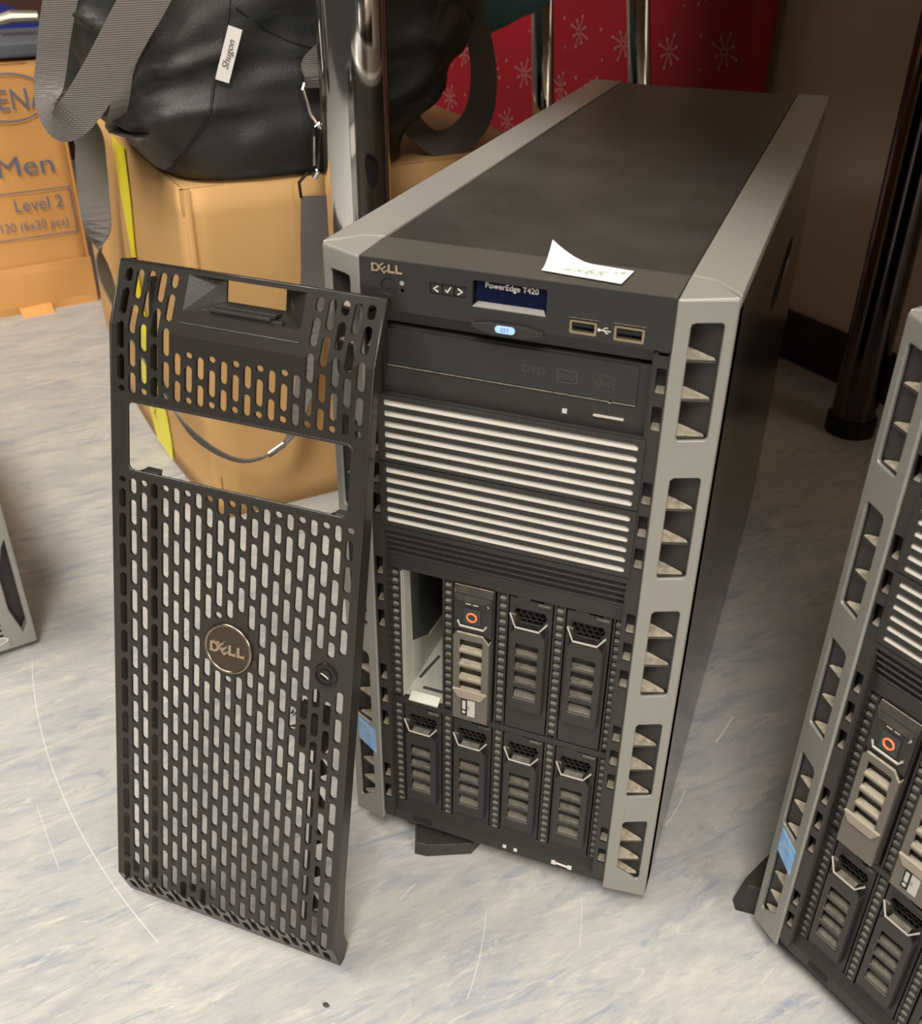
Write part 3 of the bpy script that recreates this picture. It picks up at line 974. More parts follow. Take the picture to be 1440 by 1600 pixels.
def make_carrier(root, cx, zb, labelled=True):
    """hot swap carrier with square release button and louvred metal front"""
    e = MB()
    e.box(cx - 13.0, cx + 13.0, 7.0, 20, zb + 3.5, zb + 108)
    e.xz([(cx - 12.4, zb + 76), (cx + 12.4, zb + 73.5), (cx + 12.4, zb + 104), (cx - 12.4, zb + 104)], 4.6, 7.2)
    dr = e.build('drive_carrier', BLACK, root, bevel=0.5)
    e = MB()
    e.prism([(cx - 12.4, 4.6, zb + 103), (cx + 12.6, 4.6, zb + 103), (cx + 12.6, 7.2, zb + 108.5), (cx - 12.4, 7.2, zb + 108.5)],
            [(cx - 9.5, 3.4, zb + 99.0), (cx + 9.5, 3.4, zb + 99.0), (cx + 12.6, 6.6, zb + 108.8), (cx - 12.4, 6.6, zb + 108.8)])
    e.build('top_lip', BLACKDD, dr, bevel=0.4)
    e = MB()
    hol = [[(cx + a, zb + b) for a, b in rrect(-7.4, 7.4, t0, t0 + 7.6, 0.8, 2)] for t0 in (62.5, 51.5, 40.0, 28.6)]
    ow = [(-11.8, 4), (11.8, 4), (11.8, 70), (7.4, 75.4), (-9.5, 75.4), (-11.8, 72)]
    e.pierced([(cx + a, zb + b) for a, b in ow], hol, lambda u, v, w: (u, 2.4 + w, v), 0, 1.8)
    for s_ in (-1, 1):
        e.box(cx + s_ * 11.3 - 0.5, cx + s_ * 11.3 + 0.5, 4.0, 8, zb + 5, zb + 70)
    gp = e.build('carrier_front', CARRIER, dr, bevel=0.5)
    e = MB()
    for t0 in (62.5, 51.5, 40.0, 28.6):
        e.prism([(cx - 7.5, 1.9, zb + t0 - 1.8), (cx + 7.5, 1.9, zb + t0 - 1.8), (cx + 7.5, 6.6, zb + t0 - 1.4), (cx - 7.5, 6.6, zb + t0 - 1.4)],
                [(cx - 7.5, 1.9, zb + t0 - 0.3), (cx + 7.5, 1.9, zb + t0 - 0.3), (cx + 7.5, 6.6, zb + t0 + 0.3), (cx - 7.5, 6.6, zb + t0 + 0.3)])
    e.prism([(cx - 11.4, 0.6, zb + 30.2), (cx + 11.4, 0.6, zb + 30.2), (cx + 7.6, 0.8, zb + 24.0), (cx - 7.6, 0.8, zb + 24.0)],
            [(cx - 11.4, 2.6, zb + 30.2), (cx + 11.4, 2.6, zb + 30.2), (cx + 7.6, 2.6, zb + 24.0), (cx - 7.6, 2.6, zb + 24.0)])
    e.build('louvre', mat('dusty_champagne', (0.33, 0.285, 0.22), 0.45, 0.2, dust=(0.40, 0.35, 0.26)), gp)
    e = MB()
    e.xz([(cx + a, zb + b) for a, b in rrect(-5.6, 5.6, 82, 94, 0.8, 2)], 3.4, 4.8)
    bt = e.build('release_button', mat('button_black', (0.03, 0.034, 0.036), 0.35), dr, bevel=0.4)
    e = MB()
    e.ring((cx, 3.1, zb + 88.2), 3.0, 0.62, 24, 8)
    e.build('orange_ring', ORANGE, bt)
    e = MB()
    e.tube([(cx - 9.3, 3.9, zb + 83.6), (cx - 7.6, 3.4, zb + 80.2), (cx + 7.6, 3.4, zb + 80.2), (cx + 9.3, 3.9, zb + 83.0)], 0.75, 8)
    e.box(cx - 4.4, cx - 1.0, 4.3, 4.7, zb + 96.6, zb + 97.4)
    e.box(cx + 0.4, cx + 3.6, 4.3, 4.7, zb + 96.6, zb + 97.4)
    e.xz([(cx + 8.6, zb + 95.0), (cx + 10.6, zb + 97.6), (cx + 9.4, zb + 98.6), (cx + 9.8, zb + 96.4)], 4.3, 4.7)
    e.build('button_bracket', WIRE, dr)
    if labelled:
        e = MB()
        e.box(cx - 5.8, cx - 1.6, 2.1, 2.45, zb + 8.5, zb + 21.5)
        lb = e.build('capacity_label', DARK, dr)
        e = MB()
        e.box(cx - 1.5, cx + 3.6, 2.15, 2.45, zb + 8.2, zb + 21.5)
        e.box(cx - 4.9, cx - 2.6, 2.0, 2.12, zb + 13.5, zb + 20.8)
        e.disc((cx - 3.8, 2.0, zb + 11), 1.3, 0.15, 12)
        e.build('capacity_label_white', mat('label_grey', (0.50, 0.48, 0.43), 0.5), lb)
        e = MB()
        add_text(e, '500', 2.6, lambda x, y, z: (cx + 0.3 - y, 2.05, zb + 15 + x))
        e.build('label_lettering', mat('label_ink', (0.2, 0.19, 0.17), 0.5), lb)


server = make_tower((0, 0, 0), 0, 'silver and black tower server in the middle with a white paper tag on top',
                    ['empty', 'carrier', 'blank', 'blank', 'blank', 'blank', 'blank', 'blank'])
server2 = make_tower((0.2633, -0.0492, 0), -0.6155, 'silver and black tower server cut off by the right edge, turned away, foot swung out',
                     ['carrier_plain', 'carrier', 'blank', 'blank', 'blank', 'blank', 'blank', 'blank'])
# the swung-out foot of the right hand tower
e = MB()
e.prism([(-100, 26, 0), (-114, 20.5, 0), (-124, 12.5, 0), (-131, 17, 0), (-138, 60, 0), (-124, 78, 0), (-100, 70, 0)],
        [(-100, 27, 24), (-115, 23, 24), (-122, 18, 24), (-127.5, 21, 24), (-134, 58, 24), (-122, 74, 24), (-100, 68, 24)])
e.build('side_foot', RUBBER, server2, bevel=0.8)

# ================================================================== BEZEL
def make_bezel():
    root = empty('front_bezel', (-0.1468, -0.1175, 0.0046), 0, 'loose black perforated front cover leaning against the middle tower server', 'computer cover')
    root.rotation_euler = (-0.2372, 0.004, -0.0009)
    HB, HW, VF, AT, VB, BL = 431.0, 81.7, 396.0, 10.5, 22.0, 12.2
    PITCHU = 7.45

    def wprof(v):
        if v > VF:
            return AT * (v - VF) / (HB - VF)
        if v < VB:
            return BL * (VB - v) / VB
        return 0.0

    bm = bmesh.new()

    def vv(u, v):
        return bm.verts.new((u, 0, v))

    def quad(u0, u1, v0, v1):
        if v1 - v0 < 1e-4 or u1 - u0 < 1e-4:
            return
        bm.faces.new([vv(u0, v0), vv(u1, v0), vv(u1, v1), vv(u0, v1)])

    def cell(u0, u1, v0, v1, hw, h0, h1):
        """rect with a stadium hole of half width hw from h0 to h1"""
        cu = (u0 + u1) / 2
        r = min(hw, (h1 - h0) / 2)
        K = 4
        C = [bm.verts.new((u, 0, v)) for u, v in ((u1, v1), (u0, v1), (u0, v0), (u1, v0))]
        H = []
        for q, cv in enumerate((h1 - r, h1 - r, h0 + r, h0 + r)):
            H.append([bm.verts.new((cu + hw * cos(pi / 2 * (q + k / K)), 0, cv + r * sin(pi / 2 * (q + k / K)))) for k in range(K + 1)])
        for q in range(4):
            for k in range(K):
                bm.faces.new([C[q], H[q][k], H[q][k + 1]])
            n = (q + 1) % 4
            if (H[q][K].co - H[n][0].co).length > 1e-5:
                bm.faces.new([C[q], H[q][K], H[n][0], C[n]])
            else:
                bm.faces.new([C[q], H[q][K], C[n]])

    def column(cu, v0, v1, slots):
        """fill strip around cu from v0 to v1 with given slots (a,b) sorted"""
        a = cu - PITCHU / 2
        b = cu + PITCHU / 2
        slots = sorted(slots)
        cur = v0
        for (s0, s1) in slots:
            m0, m1 = max(cur, s0 - 0.8), s1 + 0.8
            quad(a, b, cur, m0)
            cell(a, b, m0, m1, 2.4, s0, s1)
            cur = m1
        quad(a, b, cur, v1)

    LC, LR = (0.5, 214.8), 19.0

    def clip(cu, s0, s1):
        """remove what falls under the badge and the lock"""
        out = [(s0, s1)]
        d = abs(cu - LC[0])
        if d < LR:
            h = sqrt(LR * LR - d * d)
            res = []
            for a, b in out:
                lo, hi = LC[1] - h, LC[1] + h
                if b <= lo or a >= hi:
                    res.append((a, b))
                else:
                    if a < lo:
                        res.append((a, lo))
                    if b > hi:
                        res.append((hi, b))
            out = res
        if cu > 57:
            res = []
            for a, b in out:
                lo, hi = (204, 226) if cu < 72 else (206, 228)
                if b <= lo or a >= hi:
                    res.append((a, b))
                else:
                    if a < lo:
                        res.append((a, lo))
                    if b > hi:
                        res.append((hi, b))
            out = res
        return [(a, b) for a, b in out if b - a >= 4.0]

    WT, WB_ = 353.8, 311.8
    for j in range(21):
        cu = PITCHU * (j - 10)
        odd = (j % 2 == 0)
        # lower field
        sl = []
        if odd:
            sl.append((303.6, 307.6))
            sl += clip(cu, 287.8, 300.0)
            tops = [284.6 - 19.3 * k for k in range(15)]
        else:
            sl += clip(cu, 297.6, 307.4)
            tops = [294.2 - 19.3 * k for k in range(15)]
        for t in tops:
            if t - 16.1 < 3:
                if t - 4.5 > 4:
                    sl += [(4, t)]
                continue
            sl += clip(cu, t - 16.1, t)
        sl = [(a, b) for a, b in sl if a >= 3.5]
        column(cu, 0.0, 309.6, sl)
        # upper field
        if odd:
            up_ = [(358.4, 362.2), (364.8, 380.0)]
            rest = [(383.0, 398.6), (402.0, 416.6), (419.6, 427.2)]
            capped = [(384.0, 387.6)]
        else:
            up_ = [(358.2, 370.4), (373.4, 389.0)]
            rest = [(392.2, 408.0), (411.2, 427.0)]
            capped = []
        side = j <= 4 or j >= 16
        if side:
            column(cu, 356.0, HB, up_ + rest)
        else:
            if not odd:
                up_[1] = (373.4, 386.0)
            column(cu, 356.0, 402.8, up_ + capped)
    # solid frame parts
    gw = PITCHU * 10.5
    for s_ in (-1, 1):
        a, b = sorted((s_ * gw, s_ * HW))
        quad(a, b, 0, 309.6)
        quad(a, b, 356.0, HB)
    # band around the window
    def wband():
        outer = [(-HW, 309.6), (HW, 309.6), (HW, 356.0), (-HW, 356.0)]
        hole = rrect(-71.0, 72.5, WB_, WT, 4.0, 5)
        tri = tessellate_polygon([[Vector((p[0], p[1], 0)) for p in l] for l in (outer, hole)])
        fl2 = outer + hole
        V = [vv(*p) for p in fl2]
        for t in tri:
            try:
                bm.faces.new([V[i] for i in t])
            except ValueError:
                pass
    wband()
    # centre section around the grip pocket
    cw = PITCHU * 5.5
    quad(-cw, -36.2, 402.8, HB)
    quad(36.2, cw, 402.8, HB)
    quad(-36.2, 36.2, 402.8, 409.0)
    quad(-36.2, 36.2, 428.2, HB)
    bmesh.ops.recalc_face_normals(bm, faces=bm.faces)
    for (v, ) in ((VF,), (VB,)):
        geom = bm.verts[:] + bm.edges[:] + bm.faces[:]
        bmesh.ops.bisect_plane(bm, geom=geom, plane_co=(0, 0, v), plane_no=(0, 0, 1), dist=1e-5)
    bmesh.ops.remove_doubles(bm, verts=bm.verts, dist=1e-3)
    # solid plate: front skin, back skin, rim walls
    TH = 1.9
    fr = list(bm.faces)
    for f in fr:
        if f.normal.y > 0:
            f.normal_flip()
    bedges = [ed for ed in bm.edges if len(ed.link_faces) == 1]
    me0 = bpy.data.meshes.new('tmp')
    verts = [(v.co.x, v.co.y, v.co.z) for v in bm.verts]
    bm.verts.index_update()
    faces = [[v.index for v in f.verts] for f in bm.faces]
    bed = [(ed.verts[0].index, ed.verts[1].index) for ed in bedges]
    bm.free()
    n = len(verts)
    o = MB()
    for x, y, z in verts:
        o.P((x, wprof(z), z))
    for x, y, z in verts:
        o.P((x, wprof(z) + TH, z))
    for f in faces:
        o.face(f)
        o.face([i + n for i in f][::-1])
    for a, b in bed:
        o.face((a, b, b + n, a + n))
    plate = o.build('perforated_plate', BEZEL, root)
    bpy.data.meshes.remove(me0)

    # rim walls all round
    e = MB()
    prof = [(0.0, BL), (VB, 0.0), (VF, 0.0), (HB, AT)]

    def dep(v):
        return 12.0 if v < 300 else 12.0 - 7.5 * (v - 300) / 131.0
    for s_ in (-1, 1):
        vs = [0, 10, VB, 60, 150, 300, VF, HB]
        a = [(wprof(v) + 0.05, v) for v in vs]
        b = [(wprof(v) + (dep(v) if s_ > 0 else 12.0) + (4.0 if v == 10 else 0) + (3.5 if v == VB else 0) - (6 if v == 0 else 0), v) for v in vs]
        for i in range(len(vs) - 1):
            x0, x1 = sorted((s_ * HW, s_ * (HW - 1.7)))
            q = [a[i], a[i + 1], b[i + 1], b[i]]
            e.prism([(x0, y, z) for y, z in q], [(x1, y, z) for y, z in q])
    e.prism([(-HW, BL, 0), (HW, BL, 0), (HW, BL + 7, 0), (-HW, BL + 7, 0)], [(-HW, BL, 1.7), (HW, BL, 1.7), (HW, BL + 7, 1.7), (-HW, BL + 7, 1.7)])
    e.prism([(-HW, AT, HB - 1.7), (HW, AT, HB - 1.7), (HW, AT + 5, HB - 1.7), (-HW, AT + 5, HB - 1.7)],
            [(-HW, AT, HB), (HW, AT, HB), (HW, AT + 5, HB), (-HW, AT + 5, HB)])
    e.build('rim', BEZEL, root, weld=True)
    e = MB()
    e.tube([(-HW + 0.4, AT + 0.6, HB - 0.5), (HW - 0.4, AT + 0.6, HB - 0.5)], 0.95, 10)
    e.tube([(HW - 0.5, AT + 0.4, HB - 0.6), (HW - 0.5, 0.5, VF), (HW - 0.5, 0.5, VB), (HW - 0.5, BL + 0.6, 0.8)], 0.8, 10)
    e.tube([(-HW + 0.5, AT + 0.4, HB - 0.6), (-HW + 0.5, 0.5, VF), (-HW + 0.5, 0.5, VB), (-HW + 0.5, BL + 0.6, 0.8)], 0.8, 10)
    e.build('rounded_edge', BEZEL, root, smooth=True)
    # window lip (rounded rail)
    e = MB()
    lip = rrect(-71.0, 72.5, WB_, WT, 4.0, 5)
    e.tube([(u, 0.9, v) for u, v in lip], 1.15, 8, closed=True)
    e.build('window_lip', BEZEL, root, smooth=True)
    # inner ribs
    e = MB()
    e.box(-56.6, -55.4, 1.5, 9.5, 16, 306)
    e.box(-78, -76.8, 1.5, 8, 16, 306)
    e.box(-76, 76, 1.5, 5, 308.4, 309.6)
    e.box(-56.6, -55.4, 1.5, 7.5, 357, 425)
    e.box(61.5, 62.6, 1.5, 6.5, 24, 200)
    e.build('inner_rib', BEZEL, root)
    # latch bar and hooks behind the lock
    e = MB()
    e.box(56.5, 60.5, 6.5, 9.0, 30, 212)
    e.box(46, 64, 6.0, 12, 158, 188)
    e.box(47, 55, 8.0, 13, 166, 178)
    for z in (40, 65, 90, 115, 140, 165):
        e.prism([(60.5, 7, z), (66.5, 7, z + 4), (66.5, 7, z + 7), (60.5, 7, z + 14)], [(60.5, 9, z), (66.5, 9, z + 4), (66.5, 9, z + 7), (60.5, 9, z + 14)])
    e.box(-42, -20, 11.5, 15, 8, 20)
    lt = e.build('lock_bar', BLACK, root, bevel=0.5)
    e = MB()
    e.tube([(36 + 1.1 * k, 9 + 1.6 * cos(k * 2.1), 176 + 2.4 * sin(k * 2.1) + 0.6 * k) for k in range(12)], 0.7, 6)
    e.tube([(38, 8, 168), (47, 9, 172)], 0.9, 8)
    e.build('lock_spring', CHROME, lt)
    # snap clips under the window
    for (x, s_) in ((-60, 1), (66, -1)):
        e = MB()
        e.prism([(x - 7, 8, 309), (x + 7, 8, 309), (x + 5, 12, 311), (x - 5, 12, 311)], [(x - 7, 8, 310.4), (x + 7, 8, 310.4), (x + 5, 12, 312.4), (x - 5, 12, 312.4)])
        e.box(x - 7, x - 5, 1.5, 9, 308.5, 311)
        e.box(x + 5, x + 7, 1.5, 9, 308.5, 311)
        e.build('snap_clip', BLACK, root, bevel=0.4)

    # grip pocket: funnel from the outer opening to the through hole, with latch
    e = MB()
    ou = [(-36.2, 409.0), (36.2, 409.0), (36.2, 428.2), (-36.2, 428.2)]
    inn = [(-18.6, 415.0), (18.6, 415.0), (18.6, 427.4), (-18.6, 427.4)]
    dO = [wprof(v) for u, v in ou]
    dI = 19.5

    def skin(off):
        A = [(u, wprof(v) + off, v) for u, v in ou]
        B = [(u, dI + off, v) for u, v in inn]
        return A, B
    A0, B0 = skin(0.0)
    A1, B1 = skin(1.4)
    for k in range(4):
        n2 = (k + 1) % 4
        e.prism([A0[k], A0[n2], B0[n2], B0[k]], [A1[k], A1[n2], B1[n2], B1[k]])
    gp = e.build('grip_pocket', BEZEL, root)
    e = MB()
    e.box(-25, 25, 4.0, 12.5, 408.5, 411.5)
    e.box(-19, 19, 2.2, 8.5, 411.2, 413.0)
    e.box(-19, 19, 8.2, 16, 412.6, 414.2)
    e.build('grip_latch', BLACK, gp, bevel=0.5)
    # raised panel line below the grip
    e = MB()
    e.tube([(-36.4, wprof(402.8) - 0.1, 402.8), (36.4, wprof(402.8) - 0.1, 402.8)], 0.45, 6)
    e.build('grip_line', BEZEL, root)

    # badge
    e = MB()
    c = (0.8, 0, 214.8)
    e.disc((c[0], -1.6, c[2]), 14.6, 2.6, 48, r2=16.0)
    bd = e.build('badge_disc', BRONZE, root, bevel=0.3)
    e = MB()
    e.ring((c[0], -1.4, c[2]), 15.3, 1.0, 56, 10)
    e.build('badge_rim', BADGERIM, bd, smooth=True)
    e = MB()
    add_dell(e, c[0], c[2], -1.55, 24.0, 6.8, 0.9)
    e.build('badge_letters', BADGE, bd, bevel=0.25)
    e = MB()
    e.box(16.2, 20.0, -0.5, 1, 206.5, 212.0)
    e.build('badge_tab', BRONZE, bd, bevel=0.6)
    # key lock
    e = MB()
    k = (65.0, 0, 215.0)
    e.ring((k[0], -0.6, k[2]), 6.6, 1.0, 36, 8)
    e.disc((k[0], -0.4, k[2]), 6.0, 1.4, 32)
    e.ring((k[0], -0.8, k[2]), 3.2, 0.8, 28, 8)
    lk = e.build('key_lock', mat('lock_black', (0.02, 0.02, 0.018), 0.15, 0.3), root, smooth=False)
    e = MB()
    e.tube([(k[0] - 2.6, -1.2, k[2] + 1.0), (k[0] + 0.5, -1.3, k[2] - 0.3), (k[0] + 2.4, -1.2, k[2] - 1.6)], 0.4, 6)
    e.build('key_slot', WIRE, lk)
    return root


make_bezel()

# ================================================================== PAPER TAG ON THE TOWER
e = MB()
nx, ny = 14, 6
c00, c10, c01, c11 = Vector((12.5, 10.0)), Vector((53.5, 5.5)), Vector((11.5, 31.0)), Vector((55.0, 26.0))
ids = {}
for side in (0, 1):
    for i in range(nx + 1):
        for j in range(ny + 1):
            s, t = i / nx, j / ny
            p = (c00 * (1 - s) + c10 * s) * (1 - t) + (c01 * (1 - s) + c11 * s) * t
            lift = 9.0 * max(0, (t - 0.25) / 0.75) ** 1.6 * max(0, (0.5 - s) / 0.5) ** 1.7 + 0.35
            ids[(side, i, j)] = e.P((p.x, p.y, 440.35 + lift + side * 0.15))
for side in (0, 1):
    for i in range(nx):
        for j in range(ny):
            e.face([ids[(side, a, b)] for a, b in ((i, j), (i + 1, j), (i + 1, j + 1), (i, j + 1))])
paper = tag(e.build('paper_tag', PAPER, smooth=True), 'small white handwritten paper tag lying on the front edge of the middle tower server', 'paper')
e = MB()
ang = atan2(c10.y - c00.y, c10.x - c00.x)


def onp(x, y, z, ox=0, oy=0):
    X, Y = x + ox, y + oy
    return (c00.x + X * cos(ang) - Y * sin(ang), c00.y + X * sin(ang) + Y * cos(ang), 441.05)


add_text(e, '2x65', 9.5, lambda x, y, z: onp(x, y, z, 19, 5.5), sx=1.1, shear=0.2)
add_text(e, 'x9', 5.5, lambda x, y, z: onp(x, y, z, 35, 12.5), sx=1.1, shear=0.2)
e.build('handwriting', INK, paper)

# ================================================================== CARDBOARD BOX WITH BAG
CARD = mat('cardboard', (0.66, 0.385, 0.150), 0.75, mottle=(0.59, 0.335, 0.12), mscale=5, bump=0.25, bscale=60, mstretch=(1, 1, 0.25))
CARD2 = mat('orange_cardboard', (0.68, 0.345, 0.105), 0.72, mottle=(0.60, 0.30, 0.085), mscale=4, bump=0.3, bscale=50)
TAPE = mat('yellow_tape', (0.95, 0.84, 0.02), 0.35)
BROT = radians(49.06)
BO = (-0.4313, 0.3351, 0)


def card_panel(mb, P0, ex, ez, w, h, nw, nh, th, nrm, amp, seed, edge=None, bulge=0.0):
    """slightly buckled sheet; P0 origin, ex/ez directions"""
    P0, ex, ez, nrm = Vector(P0), Vector(ex), Vector(ez), Vector(nrm)
    I = {}
    for s in (0, 1):
        for i in range(nw + 1):
            for j in range(nh + 1):
                u, v = w * i / nw, h * j / nh
                fade = min(1, 6 * min(i / nw, 1 - i / nw)) * min(1, 6 * j / nh) * min(1, 5 * (1 - j / nh))
                d = amp * noise.noise(Vector((u * 7 + seed, v * 6, seed * 2.3))) * fade
                d += bulge * sin(pi * u / w) ** 0.8 * (1 - (v / h) ** 2) if bulge and 0 < i < nw else 0
                vv2 = v
                if edge and j == nh:
                    vv2 += edge(u)
                I[(s, i, j)] = mb.P(P0 + ex * u + ez * vv2 + nrm * (d - th * s))
    for i in range(nw):
        for j in range(nh):
            for s in (0, 1):
                mb.face([I[(s, a, b)] for a, b in ((i, j), (i + 1, j), (i + 1, j + 1), (i, j + 1))])
    for i in range(nw):
        for j in (0, nh):
            mb.face((I[(0, i, j)], I[(0, i + 1, j)], I[(1, i + 1, j)], I[(1, i, j)]))
    for j in range(nh):
        for i in (0, nw):
            mb.face((I[(0, i, j)], I[(0, i, j + 1)], I[(1, i, j + 1)], I[(1, i, j)]))


HBX = 0.358
box = empty('cardboard_box', BO, BROT, 'large brown cardboard box under the black duffel bag, behind the perforated cover', 'box')
e = MB(1)
BX, BY = 0.40, 0.60
card_panel(e, (0, 0, 0), (1, 0, 0), (0, 0, 1), BX, HBX, 16, 14, 0.004, (0, -1, 0), 0.010, 1.3)
card_panel(e, (0, 0, 0), (0, 1, 0), (0, 0, 1), BY, HBX, 22, 14, 0.004, (-1, 0, 0), 0.010, 4.1, bulge=0.020)
card_panel(e, (0, BY, 0), (1, 0, 0), (0, 0, 1), BX, HBX, 8, 8, 0.004, (0, 1, 0), 0.006, 2.2)
card_panel(e, (BX, 0, 0), (0, 1, 0), (0, 0, 1), BY, HBX, 8, 8, 0.004, (1, 0, 0), 0.006, 3.2)
e.build('carton', CARD, box, smooth=True)
e = MB(1)
card_panel(e, (0.001, 0.001, HBX), (1, 0, 0), (0, 1, 0), BX - 0.002, 0.298, 10, 8, 0.003, (0, 0, 1), 0.002, 7.7)
e.build('flap', CARD, box, smooth=True)
e = MB(1)
card_panel(e, (0.001, 0.302, HBX), (1, 0, 0), (0, 1, 0), BX - 0.002, 0.297, 10, 8, 0.003, (0, 0, 1), 0.002, 9.7)
e.build('flap', CARD, box, smooth=True)
# folded corner strip and crease
e = MB(1)
card_panel(e, (0.002, -0.0015, HBX - 0.085), (1, 0, 0), (0, 0, 1), 0.007, 0.085, 3, 8, 0.003, (0, -1, 0), 0.004, 5.0)
e.build('torn_edge', CARD, box)
# yellow tape on the left face
e = MB(1)


def left_face(y, z):
    fade_ = min(1, 6 * min(y / BY, 1 - y / BY)) * min(1, 6 * z / HBX) * min(1, 5 * (1 - z / HBX))
    return -(0.010 * noise.noise(Vector((y * 7 + 4.1, z * 6, 4.1 * 2.3))) * fade_ + 0.020 * sin(pi * y / BY) ** 0.8 * (1 - (z / HBX) ** 2)) - 0.0014


rowsT = [(0.352, 0.225, 0.290), (0.30, 0.205, 0.262), (0.25, 0.195, 0.222), (0.20, 0.182, 0.205), (0.15, 0.168, 0.215), (0.10, 0.160, 0.235), (0.06, 0.150, 0.232), (0.03, 0.145, 0.225), (0.004, 0.150, 0.215)]
prevT = None
for z, ya, yb2 in rowsT:
    cur = [(left_face(ya + (yb2 - ya) * k / 4, z) - t_, ya + (yb2 - ya) * k / 4, z) for t_ in (0, 0.0006) for k in range(5)]
    ids_ = [e.P(c_) for c_ in cur]
    if prevT:
        for k in range(4):
            e.face((prevT[k], prevT[k + 1], ids_[k + 1], ids_[k]))
            e.face((prevT[5 + k], prevT[6 + k], ids_[6 + k], ids_[5 + k]))
    prevT = ids_
tp = e.build('yellow_tape', TAPE, box)
e = MB(1)
add_text(e, 'NAEEN', 0.020, lambda x, y, z: (left_face(0.190 + y, 0.075 + x) - 0.0015, 0.190 + y, 0.075 + x), sx=1.0)
e.build('tape_lettering', mat('tape_ink', (0.35, 0.30, 0.02), 0.5), tp)

# ------------------------------------------------------------------ duffel bag
NYLON = mat('black_nylon', (0.019, 0.020, 0.018), 0.50, bump=0.35, bscale=500, mottle=(0.026, 0.027, 0.025), mscale=14)
WEB = mat('grey_webbing', (0.135, 0.120, 0.110), 0.6)


def webbing_material():
    m = WEB
    nt = m.node_tree
    b = nt.nodes['Principled BSDF']
    tc = nt.nodes.new('ShaderNodeTexCoord')
    w = nt.nodes.new('ShaderNodeTexWave')
    w.wave_type = 'BANDS'
    w.bands_direction = 'Z'
    w.inputs['Scale'].default_value = 190
    w.inputs['Distortion'].default_value = 0.6
    nt.links.new(tc.outputs['Object'], w.inputs['Vector'])
    bp = nt.nodes.new('ShaderNodeBump')
    bp.inputs['Strength'].default_value = 0.6
    bp.inputs['Distance'].default_value = 0.001
    nt.links.new(w.outputs['Fac'], bp.inputs['Height'])
    nt.links.new(bp.outputs['Normal'], b.inputs['Normal'])


webbing_material()
bag = empty('duffel_bag', (BO[0], BO[1], HBX + 0.0045), BROT, 'black nylon duffel bag with grey straps lying on the large cardboard box', 'bag')
BC = Vector((0.138, 0.138, 0.150))
BH = Vector((0.200, 0.148, 0.150))


def sgn(a, p):
    return math.copysign(abs(a) ** p, a)


def sm(t):
    t = max(0.0, min(1.0, t))
    return t * t * (3 - 2 * t)


def bag_point(th, s_):
    """th round the bag, s_ 0..1 from the flat bottom to the crown"""
    H = 0.300
    z = H * min(1.0, s_ * 1.25) if s_ < 0.72 else H * 0.9 + H * 0.1 * sin((s_ - 0.72) / 0.28 * pi / 2)
    xl = -0.002 - 0.060 * sm((z + 0.004) / 0.075)
    xr = 0.250 + 0.085 * sm(z / 0.13)
    yf = -0.004 - 0.014 * sm(z / 0.05)
    yb = 0.290
    sh = 1.0
    if s_ > 0.5:
        sh = max(0.0, 1 - ((s_ - 0.5) / 0.5) ** 2.2)
    cx_, cy_ = (xl + xr) / 2, (yf + yb) / 2
    x = cx_ + (xr - xl) / 2 * sh * sgn(cos(th), 0.50)
    y = cy_ + (yb - yf) / 2 * sh * sgn(sin(th), 0.50)
    p = Vector((x, y, z))
    n = Vector((x - cx_, y - cy_, (z - 0.12) * 0.6)).normalized()
    f = noise.noise(Vector((p.x * 9 + 3, p.y * 9, p.z * 5))) * 0.014
    q = Vector((p.x * 6 + p.z * 16, p.y * 14, p.z * 22 - p.x * 10))
    f += noise.noise(q) * 0.010
    f += (0.5 - abs(noise.noise(q * 0.9 + Vector((9, 2, 1))))) ** 3 * 0.085 - 0.007
    f += noise.noise(q * 2.7) * 0.0035
    p += n * f * (0.12 + 0.88 * sm(z / 0.07))
    p.z = max(p.z, 0.0)
    return p


e = MB(1)
NU, NV = 150, 70
g = [[None] * NU for _ in range(NV + 1)]
for j in range(NV + 1):
    for i in range(NU):
        th = 2 * pi * i / NU
        g[j][i] = e.P(bag_point(th, j / NV))
e.face(g[0])
e.face(g[NV][::-1])
for j in range(NV):
    for i in range(NU):
        e.face((g[j][i], g[j][(i + 1) % NU], g[j + 1][(i + 1) % NU], g[j + 1][i]))
body = e.build('bag_body', NYLON, bag, smooth=True)
bvh = BVHTree.FromPolygons([v.co.copy() for v in body.data.vertices], [tuple(p.vertices) for p in body.data.polygons])


def onbag(x, z, off=0.002, dirn=(0, 1, 0), start=(0, -0.5, 0)):
    o_ = Vector((x, 0, z)) + Vector(start)
    hit_, nn, i_, d_ = bvh.ray_cast(o_, Vector(dirn))
    if hit_ is None:
        hit_, nn, i_, d_ = bvh.find_nearest(Vector((x, 0.0, z)))
    if nn.dot(Vector(dirn)) > 0:
        nn = -nn
    return hit_ + nn * off, nn


def bag_line(pts, n=24):
    """smooth polyline through (x,z) control points, laid on the front of the bag"""
    res = []
    for i in range(n + 1):
        t = i / n * (len(pts) - 1)
        k = min(int(t), len(pts) - 2)
        f = t - k
        p0, p1, p2, p3 = [pts[max(0, min(len(pts) - 1, k + q))] for q in (-1, 0, 1, 2)]
        c = [0.5 * ((2 * p1[a]) + (-p0[a] + p2[a]) * f + (2 * p0[a] - 5 * p1[a] + 4 * p2[a] - p3[a]) * f * f + (-p0[a] + 3 * p1[a] - 3 * p2[a] + p3[a]) * f ** 3) for a in range(len(p1))]
        res.append(c)
    return res


